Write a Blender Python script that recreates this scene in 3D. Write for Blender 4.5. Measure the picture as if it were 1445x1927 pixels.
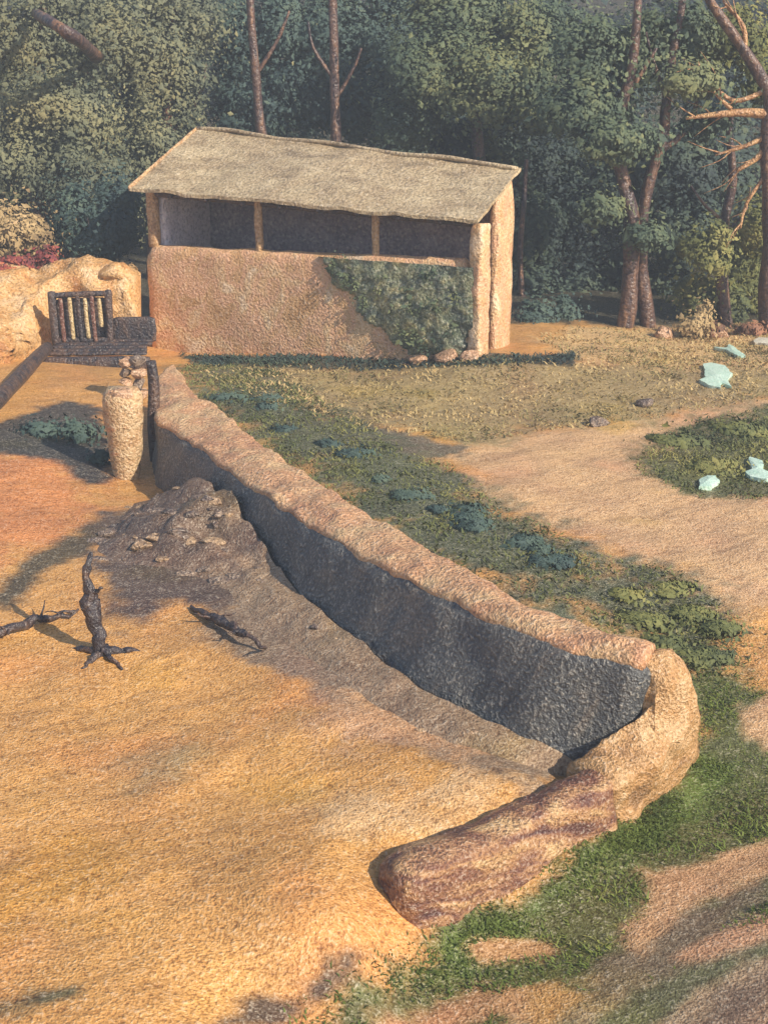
import bpy, bmesh, math, random
import numpy as np
from mathutils import Vector, noise as mnoise

for o in list(bpy.data.objects):
    bpy.data.objects.remove(o, do_unlink=True)
scene = bpy.context.scene
COL = scene.collection

# ------------------------------------------------------------------ camera
cam_d = bpy.data.cameras.new('camera')
cam = bpy.data.objects.new('camera', cam_d)
COL.objects.link(cam)
cam.location = (0.0, 0.0, 7.0)
cam.rotation_euler = (math.radians(90) - math.atan(877.5 / 2647.0), 0, 0)
cam_d.sensor_fit = 'VERTICAL'
cam_d.sensor_height = 24.0
cam_d.lens = 24.0 * 2647.0 / 1927.0
cam_d.clip_end = 3000
scene.camera = cam

# ------------------------------------------------------------------ daylight
SUN_AZ = math.radians(129)      # from +Y towards +X
SUN_EL = math.radians(33)
world = bpy.data.worlds.new('World')
scene.world = world
world.use_nodes = True
wn = world.node_tree.nodes
wl = world.node_tree.links
bg = wn['Background']
sky = wn.new('ShaderNodeTexSky')
sky.sky_type = 'NISHITA'
sky.sun_disc = False
sky.sun_elevation = SUN_EL
sky.sun_rotation = SUN_AZ
wl.new(sky.outputs['Color'], bg.inputs['Color'])
bg.inputs['Strength'].default_value = 0.12
sun_d = bpy.data.lights.new('sun', 'SUN')
sun_d.energy = 5.0
sun_d.angle = math.radians(0.6)
sun_d.color = (1.0, 0.89, 0.72)
sun = bpy.data.objects.new('sun', sun_d)
COL.objects.link(sun)
to_sun = Vector((math.sin(SUN_AZ) * math.cos(SUN_EL), math.cos(SUN_AZ) * math.cos(SUN_EL), math.sin(SUN_EL)))
sun.rotation_euler = to_sun.to_track_quat('Z', 'Y').to_euler()
sun.location = (20, -10, 30)
vs = scene.view_settings
vs.view_transform = 'Standard'
vs.look = 'None'
vs.gamma = 1.0
vs.exposure = 0.44
vs.use_curve_mapping = False
scene.render.resolution_x = 767
scene.render.resolution_y = 1024

# ------------------------------------------------------------------ layout in metres
CTL = [(-2.894, 8.85, 0.0), (-1.705, 8.913, -0.05), (-3.494, 11.182, 0.05), (-4.326, 14.411, 0.1), (-2.548, 14.515, 0.05), (-2.058, 11.263, 0.0), (-1.39, 15.128, 0.1), (-0.204, 11.086, 0.0), (-1.16, 12.223, 0.0),
 (-1.474, 10.421, 0.0), (-0.323, 10.113, 0.0), (1.468, 12.449, 0.05), (0.804, 11.935, 0.05), (0.967, 12.888, 0.05), (-0.731, 14.369, 0.12), (-2.171, 16.522, 0.2), (-3.463, 20.604, 0.2), (-4.807, 19.315, 0.3),
 (-5.496, 19.027, 0.4), (-6.078, 21.305, 0.5), (-5.051, 22.401, 0.35), (-4.175, 21.859, 0.15), (-6.034, 14.202, 0.2), (-4.605, 10.272, 0.1), (-8.337, 20.65, 0.7), (0.168, 10.005, -0.5), (-0.688, 9.356, -0.4),
 (1.351, 11.072, -0.55), (2.667, 12.462, -0.5), (3.55, 13.844, -0.4), (3.872, 13.009, -0.45), (3.039, 9.293, -0.35), (1.655, 9.725, -0.55), (3.25, 10.942, -0.35), (5.064, 10.719, -0.2), (4.089, 15.786, -0.2),
 (2.434, 18.47, 0.2), (0.648, 21.101, 0.3), (-0.986, 24.596, 0.3), (-2.987, 28.344, 0.3), (3.798, 19.891, 0.1), (5.746, 19.891, 0.1), (4.546, 15.142, -0.25), (7.133, 16.14, 0.0), (3.566, 24.07, 0.15),
 (7.356, 26.104, 0.1), (1.929, 28.037, 0.15), (9.017, 32.55, 0.2), (4.724, 32.679, 0.3), (12.387, 29.837, 0.3), (-0.264, 30.505, 0.15), (-4.792, 31.728, 0.0), (3.365, 31.648, 0.45), (6.347, 34.81, 0.2),
 (9.784, 35.511, 0.2), (-6.305, 24.402, 0.55), (-7.156, 27.966, 0.5), (-10.704, 27.105, 0.7), (-6.007, 29.837, 0.3), (-4.741, 25.726, 0.2), (-5.7, 33.8, -0.1), (-2.0, 31.7, 0.15), (2.1, 29.7, 0.5), (-9.0, 36.0, 0.4),
 (-14.0, 38.0, 0.8), (-5.0, 38.0, 0.2), (0.0, 37.0, 0.3), (4.0, 35.0, 0.4), (10.0, 37.0, 0.3), (-10.0, 46.0, 0.8), (0.0, 46.0, 0.5), (10.0, 46.0, 0.5), (16.0, 46.0, 0.6), (-16.0, 46.0, 1.0), (-8.0, 4.0, 0.0),
 (0.0, 4.0, -0.2), (8.0, 4.0, -0.3)]
ZONES = [((0.64, 0.4, 0.205), 0.6, [(0.99, 23.34), (2.78, 25.62), (4.94, 26.59), (7.9, 28.21), (10.82, 28.62), (7.05, 17.81), (5.04, 17.13), (4.63, 16.71), (3.9, 18.31), (2.57, 19.61), (1.46, 20.78)]),
 ((0.36, 0.265, 0.12), 0.6,
  [(-4.54, 31.7), (4.14, 30.14), (6.17, 33.79), (9.71, 35.23), (12.91, 34.6), (10.68, 28.21), (7.84, 28.01), (4.92, 26.43), (2.75, 25.4), (1.5, 24.36), (-0.22, 25.31), (-2.12, 26.98), (-3.6, 28.9)]),
 ((0.64, 0.43, 0.2), 0.5, [(3.49, 32.84), (4.75, 34.81), (9.95, 36.17), (13.34, 35.85), (11.47, 30.5), (8.56, 30.79), (6.1, 30.03), (4.39, 30.24), (4.24, 30.89)]),
 ((0.055, 0.055, 0.035), 0.12, [(-4.92, 33.52), (-0.27, 31.61), (3.25, 30.48), (4.38, 31.49), (4.14, 30.1), (2.02, 29.59), (-0.27, 30.7), (-1.93, 30.81), (-4.16, 31.58)]),  # shadow line at the foot of the shed, painted dark
 ((0.16, 0.125, 0.085), 0.3, [(-1.84, 25.95), (-0.83, 25.95), (0.37, 25.21), (1.38, 23.94), (0.7, 22.96), (-0.39, 23.57), (-1.55, 24.34)]),
 ((0.11, 0.12, 0.065), 0.8,
  [(-4.7, 31.93), (-2.66, 31.1), (-0.86, 26.88), (0.35, 23.6), (1.14, 22.68), (1.72, 20.83), (2.49, 19.59), (3.07, 18.73), (3.99, 18.4), (4.66, 16.84), (4.39, 15.41), (3.6, 15.28), (3.1, 16.13), (1.92, 16.96),
   (0.86, 18.05), (-0.68, 20.91), (-2.52, 24.54), (-3.92, 27.92)]),
 ((0.125, 0.125, 0.045), 0.45, [(4.39, 23.64), (5.91, 26.27), (7.69, 27.41), (10.68, 28.21), (8.19, 21.08), (6.14, 21.42), (5.11, 21.55), (4.36, 22.67)]),
 ((0.36, 0.25, 0.15), 0.35, [(0.6, 9.52), (1.26, 10.13), (2.0, 10.53), (2.88, 11.44), (3.83, 12.29), (5.66, 12.25), (4.1, 8.2), (0.31, 8.64)]),
 ((0.12, 0.125, 0.038), 0.25,
  [(-0.92, 9.1), (-0.61, 9.53), (-0.14, 9.9), (0.7, 10.85), (1.66, 11.7), (2.38, 12.54), (3.15, 13.58), (3.5, 14.17), (3.87, 15.66), (4.36, 15.54), (4.76, 14.65), (5.2, 14.12), (4.19, 10.91), (3.4, 10.7), (2.8, 10.63),
   (2.34, 10.11), (1.8, 10.1), (1.28, 9.84), (0.9, 9.51)]),
 ((0.115, 0.175, 0.03), 0.22, [(2.44, 12.39), (3.48, 13.8), (3.91, 13.63), (3.31, 12.7), (2.0, 11.57), (1.34, 10.96), (0.83, 10.54), (0.17, 10.01), (-0.1, 9.7), (0.45, 10.41), (1.36, 11.19)]),
 ((0.19, 0.14, 0.085), 0.2, [(2.26, 10.7), (2.89, 11.05), (3.62, 11.54), (3.48, 11.01), (2.83, 10.54), (2.38, 10.11), (1.82, 9.92), (1.62, 10.13)]),
 ((0.56, 0.33, 0.165), 0.15, [(2.49, 11.64), (2.96, 11.82), (3.8, 12.18), (4.62, 12.23), (4.41, 11.6), (3.6, 11.43), (3.14, 11.08), (2.75, 11.04), (2.24, 10.43), (2.12, 10.55), (2.47, 11.1)]),
 ((0.54, 0.33, 0.165), 0.2, [(4.13, 14.82), (4.52, 15.03), (5.49, 15.05), (5.14, 13.91), (4.21, 13.81), (4.03, 14.15)]),
 ((0.45, 0.25, 0.11), 0.1, [(0.78, 10.53), (1.03, 10.7), (1.32, 10.73), (1.54, 10.62), (1.21, 10.54), (0.82, 10.44)]), ((0.48, 0.27, 0.13), 0.1, [(0.93, 10.01), (1.45, 10.17), (1.63, 9.89), (1.3, 9.63), (1.04, 9.7)]),
 ((0.4, 0.22, 0.1), 0.15, [(-0.1, 9.62), (0.8, 10.07), (1.07, 10.01), (0.78, 9.73), (-0.1, 9.35)]),
 ((0.26, 0.185, 0.125), 0.3, [(-2.33, 17.93), (-1.11, 16.86), (0.1, 14.17), (1.85, 12.94), (1.45, 12.22), (0.42, 12.68), (-0.48, 13.82), (-1.51, 15.07), (-2.24, 15.96)]),  # slumped earth, its half shade put into the grey-brown colour
 ((0.58, 0.235, 0.08), 0.6, [(-6.88, 22.39), (-5.62, 23.0), (-4.81, 22.05), (-4.34, 20.51), (-4.7, 18.85), (-5.52, 17.46)]),
 ((0.055, 0.05, 0.045), 0.2, [(-7.13, 23.99), (-6.79, 24.83), (-6.25, 26.73), (-5.44, 26.52), (-4.54, 22.46), (-4.78, 21.66), (-5.45, 22.62), (-6.71, 22.44)]),  # shadow patch left of the pillar, painted dark
 ((0.1, 0.075, 0.04), 0.18, [(-5.06, 16.53), (-4.93, 17.94), (-4.29, 19.83), (-3.79, 20.61), (-3.3, 19.51), (-3.98, 18.98), (-4.52, 17.72), (-4.7, 16.43)]),
 ((0.11, 0.075, 0.06), 0.35, [(-4.29, 20.23), (-3.22, 20.62), (-2.08, 18.34), (-1.66, 16.85), (-2.02, 16.38), (-2.64, 16.53), (-3.18, 16.09), (-3.74, 17.34)]),
 ((0.14, 0.115, 0.05), 0.15, [(-3.02, 9.01), (-2.74, 9.2), (-2.35, 9.33), (-2.36, 9.2), (-2.68, 8.98)]),
 ((0.11, 0.07, 0.04), 0.12, [(-1.62, 8.88), (-1.03, 9.45), (-0.53, 9.73), (-0.1, 10.09), (0.03, 10.12), (-0.44, 9.58), (-0.69, 9.3)]),  # shadow below the yard's edge, painted as a dark band
 ((0.52, 0.3, 0.16), 0.6, [(-0.96, 14.14), (0.22, 14.06), (0.99, 13.3), (0.74, 12.71), (-0.46, 13.19), (-1.04, 13.57)]),
 ((0.13, 0.13, 0.06), 0.14, [(1.54, 9.52), (2.1, 9.79), (2.69, 10.11), (3.3, 10.31), (3.88, 10.51), (3.81, 10.27), (3.24, 10.07), (2.67, 9.82), (2.14, 9.5), (1.93, 9.29)]),
 ((0.21, 0.14, 0.09), 0.16, [(2.37, 9.2), (2.72, 9.66), (3.2, 9.92), (3.74, 10.05), (3.64, 9.71), (3.12, 9.6), (2.76, 9.27)]),
 ((0.56, 0.31, 0.17), 0.14, [(2.6, 10.29), (2.98, 10.58), (3.42, 10.79), (4.01, 10.94), (3.92, 10.64), (3.33, 10.42), (2.85, 10.23)]),
 ((0.16, 0.145, 0.05), 0.14, [(3.21, 12.51), (3.74, 12.93), (4.35, 13.16), (4.24, 12.75), (3.68, 12.43), (3.22, 12.07)]),
 ((0.64, 0.4, 0.19), 0.6, [(-0.43, 12.11), (0.41, 12.55), (1.09, 12.38), (0.7, 11.82), (-0.11, 11.43), (-0.61, 11.54)]),
 ((0.42, 0.27, 0.11), 0.35, [(-2.74, 12.87), (-2.2, 13.31), (-1.69, 13.3), (-2.06, 12.68), (-2.54, 12.35)]), ((0.56, 0.285, 0.06), 0.6, [(-3.64, 10.66), (-2.79, 11.25), (-1.94, 11.45), (-2.42, 10.58), (-3.39, 9.76)])]
LONG_WALL = [((-4.25, 25.08, 1.15), (-3.88, 27.12, 1.25), (-4.29, 24.78, 0.15)), ((-3.73, 22.42, 1.12), (-3.37, 25.65, 1.22), (-3.76, 22.08, 0.13)), ((-2.89, 21.02, 1.12), (-2.72, 23.85, 1.22), (-3.09, 20.61, 0.2)),
 ((-1.99, 19.14, 1.12), (-1.88, 21.7, 1.22), (-2.2, 18.78, 0.25)), ((-0.83, 16.95, 1.12), (-0.61, 18.82, 1.22), (-1.09, 16.39, 0.18)), ((0.05, 15.61, 1.12), (0.25, 16.97, 1.22), (-0.2, 14.81, 0.12)),
 ((0.76, 14.57, 1.12), (0.98, 15.52, 1.22), (0.45, 13.9, 0.06)), ((1.34, 13.84, 1.12), (1.57, 14.47, 1.22), (1.0, 13.43, 0.01)), ((1.85, 13.31, 1.12), (2.0, 13.92, 1.22), (1.48, 13.1, -0.03)),
 ((2.3, 13.05, 1.12), (2.45, 13.49, 1.22), (1.9, 12.98, -0.15)), ((2.56, 12.87, 1.12), (2.82, 13.26, 1.22), (2.14, 12.99, -0.25)), ((2.78, 13.04, 0.78), (3.03, 13.29, 0.76), (2.37, 13.03, -0.33))]
CORNER = [((2.46, 13.12, 1.1), (2.91, 13.42, 1.12), None), ((2.59, 13.02, 1.06), (3.08, 13.27, 1.02), None), ((2.76, 12.88, 0.92), (3.18, 13.07, 0.8), (3.61, 14.45, -0.42)),
 ((2.74, 12.89, 0.72), (3.21, 13.11, 0.45), (3.43, 13.94, -0.45)), ((2.39, 12.9, 0.42), (2.92, 12.85, 0.25), (3.06, 13.34, -0.5)), ((1.98, 12.74, 0.2), (2.45, 12.32, 0.12), (2.59, 12.67, -0.5)),
 ((1.82, 12.68, 0.1), (2.23, 12.24, 0.05), (2.39, 12.56, -0.5))]
TREES=[('olive_tree', 'broad khaki-green tree filling the upper left corner', 'tree', 'khaki', [(-10.11, 41, 0.32, 0.31), (-9.87, 41, 2.46, 0.259), (-9.92, 41, 4.67, 0.209), (-9.61, 41, 6.8, 0.159), (-9.17, 41, 8.73, 0.108)],
  [[(-9.85, 41, 4.67, 0.124), (-8.79, 41, 5.82, 0.085), (-7.85, 41, 6.66, 0.046)], [(-9.7, 41, 5.67, 0.124), (-10.52, 41, 6.52, 0.085), (-11.18, 41, 7.36, 0.046)],
   [(-9.3, 40.0, 7.82, 0.139), (-8.38, 37.7, 7.54, 0.15), (-7.84, 37.6, 7.2, 0.16), (-7.73, 40.0, 6.7, 0.17)]],
  [(-10.01, 41, 7.36, 2.32, 1.61, 1.7, 5200), (-7.61, 41.5, 7.23, 2.35, 1.63, 1.72, 5200), (-9.02, 40.5, 5.27, 2.3, 1.53, 1.53, 5200), (-10.33, 40, 4.01, 1.66, 1.21, 1.36, 3600),
   (-7.74, 42, 9.05, 2.86, 1.65, 1.27, 1600), (-8.44, 40, 3.58, 1.51, 1.09, 1.21, 2600)]),
 ('olive_tree', 'khaki-green tree directly behind the left end of the shed roof', 'tree', 'khaki',
  [(-6.8, 41.5, -0.07, 0.267), (-6.61, 41.5, 2.1, 0.223), (-6.28, 41.5, 4.2, 0.18), (-6.03, 41.5, 6.09, 0.137), (-5.77, 41.5, 8.62, 0.094)],
  [[(-6.27, 41.5, 4.35, 0.094), (-5.31, 41.5, 5.51, 0.067), (-4.97, 41.5, 6.52, 0.039)]],
  [(-6.18, 41.5, 6.23, 1.49, 1.35, 1.88, 3900), (-6.81, 41, 4.09, 1.47, 1.15, 1.39, 3300), (-5.57, 42, 7.8, 1.43, 1.14, 1.43, 2600), (-7.87, 40.5, 2.51, 1.38, 0.92, 0.92, 2000)]),
 ('pine_tree', 'dark teal evergreen with thin leaning trunk above the shed ridge', 'tree', 'teal',
  [(-3.32, 40.5, 3.54, 0.153), (-3.46, 40.5, 5.12, 0.14), (-3.51, 40.5, 6.25, 0.126), (-3.6, 40.5, 7.36, 0.113), (-3.62, 40.5, 8.71, 0.099)],
  [[(-3.51, 40.5, 6.25, 0.069), (-2.94, 40.5, 7.08, 0.05), (-2.56, 40.5, 7.9, 0.031)]],
  [(-4.26, 43.5, 6.64, 1.31, 1.38, 2.14, 3600), (-3.15, 43.5, 7.38, 1.48, 1.18, 1.48, 3300), (-3.79, 43, 5.16, 1.46, 1.04, 1.14, 2700), (-2.56, 43.5, 5.74, 1.31, 1.05, 1.31, 2700)]),
 ('pine_tree', 'dark teal evergreen with straight trunk, next right along the shed ridge', 'tree', 'teal',
  [(-1.32, 40.5, 3.4, 0.153), (-1.34, 40.5, 4.98, 0.142), (-1.37, 40.5, 6.11, 0.13), (-1.37, 40.5, 7.22, 0.119), (-1.41, 40.5, 8.71, 0.107)],
  [[(-1.37, 40.5, 6.11, 0.061), (-1.93, 40.5, 6.94, 0.046), (-2.06, 40.5, 7.63, 0.031)], [(-1.36, 40.5, 5.55, 0.061), (-0.84, 40.5, 6.39, 0.046), (-0.62, 40.5, 6.94, 0.031)]],
  [(-1.28, 43.5, 7.24, 1.56, 1.41, 1.97, 3900), (-0.51, 43, 5.46, 1.3, 0.97, 1.14, 2700), (-1.78, 43.5, 5.44, 1.15, 0.92, 1.15, 2400), (-0.04, 43.5, 7.38, 1.15, 1.12, 1.64, 2400)]),
 ('oak_tree', 'big mid-green leafy tree above the right half of the shed roof', 'tree', 'green',
  [(2.75, 40.5, 2.22, 0.199), (2.64, 40.5, 4.12, 0.176), (2.45, 40.5, 5.97, 0.153), (2.52, 40.5, 6.94, 0.13), (2.56, 40.5, 7.9, 0.107)],
  [[(2.46, 40.5, 5.69, 0.084), (1.86, 40.5, 6.67, 0.061), (1.56, 40.5, 7.36, 0.038)], [(2.48, 40.5, 6.11, 0.084), (3.31, 40.5, 6.94, 0.061), (3.79, 40.5, 7.77, 0.038)]],
  [(1.4, 40, 6.54, 1.51, 1.18, 1.44, 4700), (2.96, 39.5, 6.0, 1.64, 1.22, 1.42, 4900), (2.13, 40.5, 7.77, 1.84, 1.22, 1.22, 3900), (4.12, 40, 7.22, 1.66, 1.18, 1.28, 4300), (0.7, 40.5, 5.27, 1.07, 0.86, 1.07, 2300),
   (4.13, 39.5, 5.45, 1.19, 0.9, 1.04, 2600)]),
 ('oak_tree', 'dark purple-green tree in the gap right of the shed', 'tree', 'dark', [(3.92, 39, -0.84, 0.103), (3.83, 39, 0.35, 0.092), (3.74, 39, 1.67, 0.081), (3.79, 39, 2.82, 0.07), (3.83, 39, 4.09, 0.059)], [],
  [(2.73, 42, 4.31, 2.06, 1.21, 0.95, 3000), (4.55, 41.5, 3.6, 1.25, 0.94, 1.1, 2800), (4.4, 41, 1.85, 0.93, 0.87, 1.24, 2800), (5.68, 41.5, 2.1, 0.94, 1.07, 1.72, 3000), (4.36, 40, 0.03, 0.91, 0.79, 1.06, 2200),
   (5.64, 40.5, 0.1, 0.92, 0.8, 1.07, 2400)]),
 ('gum_tree', 'forked tree whose thick trunk bends left, left of the twin trunks', 'tree', 'green',
  [(6.06, 35.4, -0.12, 0.241), (6.18, 35.4, 0.97, 0.223), (6.16, 35.4, 2.03, 0.206), (6.13, 35.4, 2.95, 0.188), (5.87, 35.4, 3.85, 0.171), (5.67, 35.4, 4.74, 0.153), (5.77, 35.4, 5.73, 0.135), (5.96, 35.4, 6.59, 0.118),
   (6.0, 35.4, 8.03, 0.1)],
  [[(5.75, 35.4, 4.55, 0.094), (5.13, 35.4, 5.24, 0.064), (4.72, 35.4, 5.86, 0.033)], [(5.77, 35.4, 5.73, 0.08), (6.16, 35.4, 6.35, 0.057), (6.51, 35.4, 6.95, 0.033)]],
  [(5.64, 34.8, 4.84, 1.12, 0.67, 0.55, 2300), (4.87, 35.5, 5.6, 1.21, 0.8, 0.8, 2800), (5.28, 34.9, 3.2, 0.66, 0.43, 0.42, 1100), (5.15, 36, 6.71, 1.36, 0.98, 1.09, 2800), (6.38, 36, 6.71, 1.09, 0.82, 0.95, 2000)]),
 ('gum_tree', 'slender tree with right-bending trunk and side bough, right of the twin trunks', 'tree', 'green',
  [(6.8, 35.6, -0.16, 0.202), (6.6, 35.6, 0.93, 0.188), (6.47, 35.6, 1.87, 0.175), (6.44, 35.6, 2.79, 0.161), (6.56, 35.6, 3.83, 0.148), (6.82, 35.6, 4.85, 0.134), (6.85, 35.6, 5.6, 0.121), (6.91, 35.6, 6.59, 0.108),
   (7.07, 35.6, 7.67, 0.094), (7.08, 35.6, 8.51, 0.081)],
  [[(6.73, 35.6, 4.53, 0.101), (7.26, 35.6, 4.91, 0.081), (7.55, 35.6, 5.41, 0.061), (7.59, 35.6, 6.1, 0.04)], [(6.88, 35.6, 5.72, 0.067), (6.5, 35.6, 6.59, 0.047), (6.27, 35.6, 7.31, 0.027)]],
  [(7.3, 35, 6.23, 0.93, 0.61, 0.6, 1700), (6.44, 35, 2.54, 0.6, 0.4, 0.4, 1000), (7.05, 36, 7.32, 1.09, 0.76, 0.82, 2100), (7.82, 35.6, 5.16, 0.67, 0.48, 0.54, 1100)]),
 ('oak_tree', 'dense blackish-green tree filling the gap behind the slender trunks', 'tree', 'dark', [(8.61, 40, -1.05, 0.121), (8.58, 40, 0.48, 0.103), (8.4, 40, 1.98, 0.086), (8.44, 40, 3.58, 0.068)], [],
  [(8.21, 40, 3.73, 1.36, 1.03, 1.21, 3600), (8.37, 39.5, 2.04, 1.19, 0.96, 1.19, 3300), (7.98, 40, 0.33, 1.06, 0.85, 1.06, 2600), (6.93, 41, 3.2, 1.39, 1.24, 1.7, 3300), (9.3, 40.5, 3.54, 1.07, 0.98, 1.38, 2600),
   (6.92, 41, 0.63, 1.08, 0.99, 1.39, 2600)]),
 ('gum_tree', 'thin dark-trunked tree third from the right edge of the wood', 'tree', 'olive',
  [(8.89, 36, -0.24, 0.19), (8.69, 36, 0.86, 0.17), (8.53, 36, 1.95, 0.15), (8.58, 36, 2.75, 0.129), (8.71, 36, 3.8, 0.109), (8.54, 36, 4.95, 0.088), (8.58, 36, 5.84, 0.068)],
  [[(8.55, 36, 2.48, 0.054), (9.07, 36, 3.01, 0.037), (9.17, 36, 3.67, 0.02)], [(8.58, 36, 2.75, 0.054), (8.05, 36, 3.21, 0.037), (7.68, 36, 3.67, 0.02)]],
  [(8.15, 35.5, 2.15, 0.8, 0.62, 0.74, 1900), (8.68, 36.5, 0.78, 0.83, 0.55, 0.55, 1500), (9.29, 36.8, 1.84, 0.7, 0.56, 0.7, 1400), (8.11, 36.5, 0.92, 0.69, 0.52, 0.62, 1300)]),
 ('gum_tree', 'bare-branched tree with orange sunlit twigs at the right edge', 'tree', 'olive',
  [(9.69, 35, -0.04, 0.251), (9.54, 35, 1.3, 0.233), (9.54, 35, 2.61, 0.214), (9.35, 35, 3.88, 0.196), (9.23, 35, 5.01, 0.178), (9.18, 35, 5.87, 0.159), (8.65, 35, 6.71, 0.141), (8.17, 35, 7.31, 0.123),
   (7.61, 35, 8.01, 0.104), (7.39, 35, 8.48, 0.086)],
  [[(9.21, 35, 5.44, 0.132), (8.63, 35, 5.48, 0.101), (7.93, 35, 5.43, 0.071), (7.23, 35, 5.35, 0.04)], [(9.28, 35, 4.7, 0.119), (8.97, 35, 4.39, 0.079), (8.54, 35, 4.11, 0.04)],
   [(9.24, 35, 4.95, 0.079), (8.69, 35, 4.7, 0.053), (8.0, 35, 4.49, 0.026)], [(9.35, 35, 4.14, 0.066), (8.86, 35, 3.38, 0.046), (8.74, 35, 2.74, 0.026)],
   [(9.09, 35, 5.99, 0.066), (8.35, 35, 5.75, 0.053), (7.74, 35, 6.23, 0.04), (7.43, 35, 6.59, 0.026)], [(8.52, 35, 6.83, 0.079), (8.44, 35, 7.43, 0.056), (7.92, 35, 8.01, 0.033)],
   [(8.3, 35, 5.56, 0.053), (7.89, 35, 5.93, 0.04), (7.41, 35, 6.47, 0.026)], [(9.23, 35, 5.26, 0.119), (9.58, 35, 6.23, 0.086), (9.73, 35, 7.31, 0.053)]],
  [(8.72, 36, 7.32, 0.95, 0.71, 0.82, 1700), (9.19, 36.2, 6.21, 0.68, 0.6, 0.82, 1400), (8.06, 36.4, 6.95, 0.83, 0.66, 0.83, 1500), (9.42, 36, 2.75, 0.68, 0.6, 0.82, 1500), (9.74, 37, 1.11, 0.7, 0.62, 0.84, 1400)])]
SHRUBS=[('shrub', 'dark teal bush between the left bank and the shed', 'shrub', 'teal', [(-7.16, 36, 2.48, 1.02, 0.76, 0.88, 2600), (-7.9, 36.5, 2.96, 0.83, 0.66, 0.83, 1700), (-6.74, 36.5, 3.22, 0.62, 0.63, 0.97, 1500)]),
 ('shrub', 'dry tan rounded bush at the left edge above the bank', 'shrub', 'tan', [(-9.03, 35.4, 2.49, 0.8, 0.62, 0.74, 2600), (-9.52, 35.6, 2.79, 0.61, 0.48, 0.61, 1200)]),
 ('flowering_shrub', 'low bush dotted with red flowers at the far left', 'shrub', 'red',
  [(-9.0, 34.6, 1.99, 0.81, 0.41, 0.21, 700), (-8.24, 34.7, 2.07, 0.31, 0.25, 0.31, 300), (-9.26, 34.0, 1.78, 0.39, 0.27, 0.28, 260)]),
 ('shrub', 'small tan pointed bush between the slender trunks at the wood edge', 'shrub', 'tan', [(7.66, 34.2, 0.49, 0.44, 0.31, 0.34, 900), (7.86, 34.3, 0.76, 0.23, 0.21, 0.29, 400)]),
 ('shrub', 'yellow-green bush at the foot of the third trunk from the right', 'shrub', 'olive', [(8.16, 36.3, 0.61, 0.62, 0.47, 0.55, 1200), (9.07, 36.3, 0.47, 0.55, 0.41, 0.47, 900)]),
 ('shrub', 'low rust-brown bush at the foot of the rightmost trunks', 'shrub', 'rust', [(9.14, 34.6, 0.31, 0.42, 0.26, 0.22, 600), (8.24, 34.4, 0.32, 0.29, 0.18, 0.17, 340)]),
 ('shrub', 'dark green bush at the back corner of the shed', 'shrub', 'teal', [(3.89, 35.5, 0.41, 0.6, 0.47, 0.56, 1500), (4.69, 36, 0.31, 0.54, 0.47, 0.63, 1300)]),
 ('shrub', 'dark olive spreading bush beyond the wall corner', 'shrub', 'olive',
  [(3.79, 15.91, -0.14, 0.36, 0.32, 0.07, 700), (3.37, 16.76, -0.02, 0.44, 0.4, 0.06, 600), (4.26, 16.57, -0.06, 0.34, 0.31, 0.1, 700), (3.86, 17.71, 0.05, 0.4, 0.36, 0.05, 400),
   (3.51, 16.2, -0.1, 0.37, 0.33, 0.06, 500), (4.05, 15.92, -0.14, 0.3, 0.27, 0.08, 500), (4.0, 16.96, -0.02, 0.38, 0.35, 0.06, 500), (3.24, 17.46, 0.07, 0.33, 0.3, 0.04, 300)]),
 ('shrub', 'low dark green growth along the outer side of the near wall half', 'shrub', 'teal',
  [(0.43, 21.03, 0.34, 0.41, 0.37, 0.07, 260), (0.8, 20.29, 0.32, 0.18, 0.16, 0.05, 260), (1.24, 20.28, 0.3, 0.43, 0.39, 0.03, 260), (1.27, 19.89, 0.31, 0.32, 0.29, 0.05, 260), (1.31, 19.45, 0.31, 0.24, 0.22, 0.06, 260),
   (1.99, 19.03, 0.26, 0.38, 0.34, 0.03, 260), (2.18, 18.68, 0.25, 0.16, 0.14, 0.06, 260), (2.3, 18.32, 0.23, 0.41, 0.37, 0.06, 260), (1.32, 19.67, 0.3, 0.32, 0.28, 0.05, 260)]),
 ('shrub', 'low blue-green growth beside the far half of the long wall', 'shrub', 'teal',
  [(-3.17, 27.6, 0.32, 0.42, 0.38, 0.07, 200), (-2.33, 27.56, 0.28, 0.31, 0.28, 0.04, 200), (-2.29, 26.89, 0.28, 0.28, 0.25, 0.05, 200), (-1.84, 25.18, 0.28, 0.27, 0.25, 0.04, 200),
   (-0.96, 24.03, 0.32, 0.26, 0.23, 0.04, 200), (-0.54, 23.51, 0.31, 0.44, 0.39, 0.03, 200), (-0.05, 21.85, 0.32, 0.15, 0.14, 0.05, 200)]),
 ('shrub', 'dark grassy bush on the right-hand green patch', 'shrub', 'olive', [(5.45, 24.96, 0.14, 0.66, 0.59, 0.07, 500), (6.71, 25.73, 0.14, 0.78, 0.7, 0.1, 800), (5.74, 23.23, 0.14, 0.61, 0.55, 0.06, 400)]),
 ('shrub', 'dark leaf clump added as shade left of the tapered pillar', 'shrub', 'teal', [(-5.39, 24.06, 0.51, 0.41, 0.37, 0.22, 1100), (-6.02, 23.99, 0.59, 0.45, 0.41, 0.15, 900), (-4.79, 22.87, 0.38, 0.22, 0.19, 0.14, 500)])]  # leaf clump added to thicken the painted shadow here

random.seed(7)
rng = np.random.default_rng(11)

# ------------------------------------------------------------------ helpers
def tag(o, label=None, cat=None, group=None, kind=None):
    if label: o['label'] = label
    if cat: o['category'] = cat
    if group: o['group'] = group
    if kind: o['kind'] = kind
    return o

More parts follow.
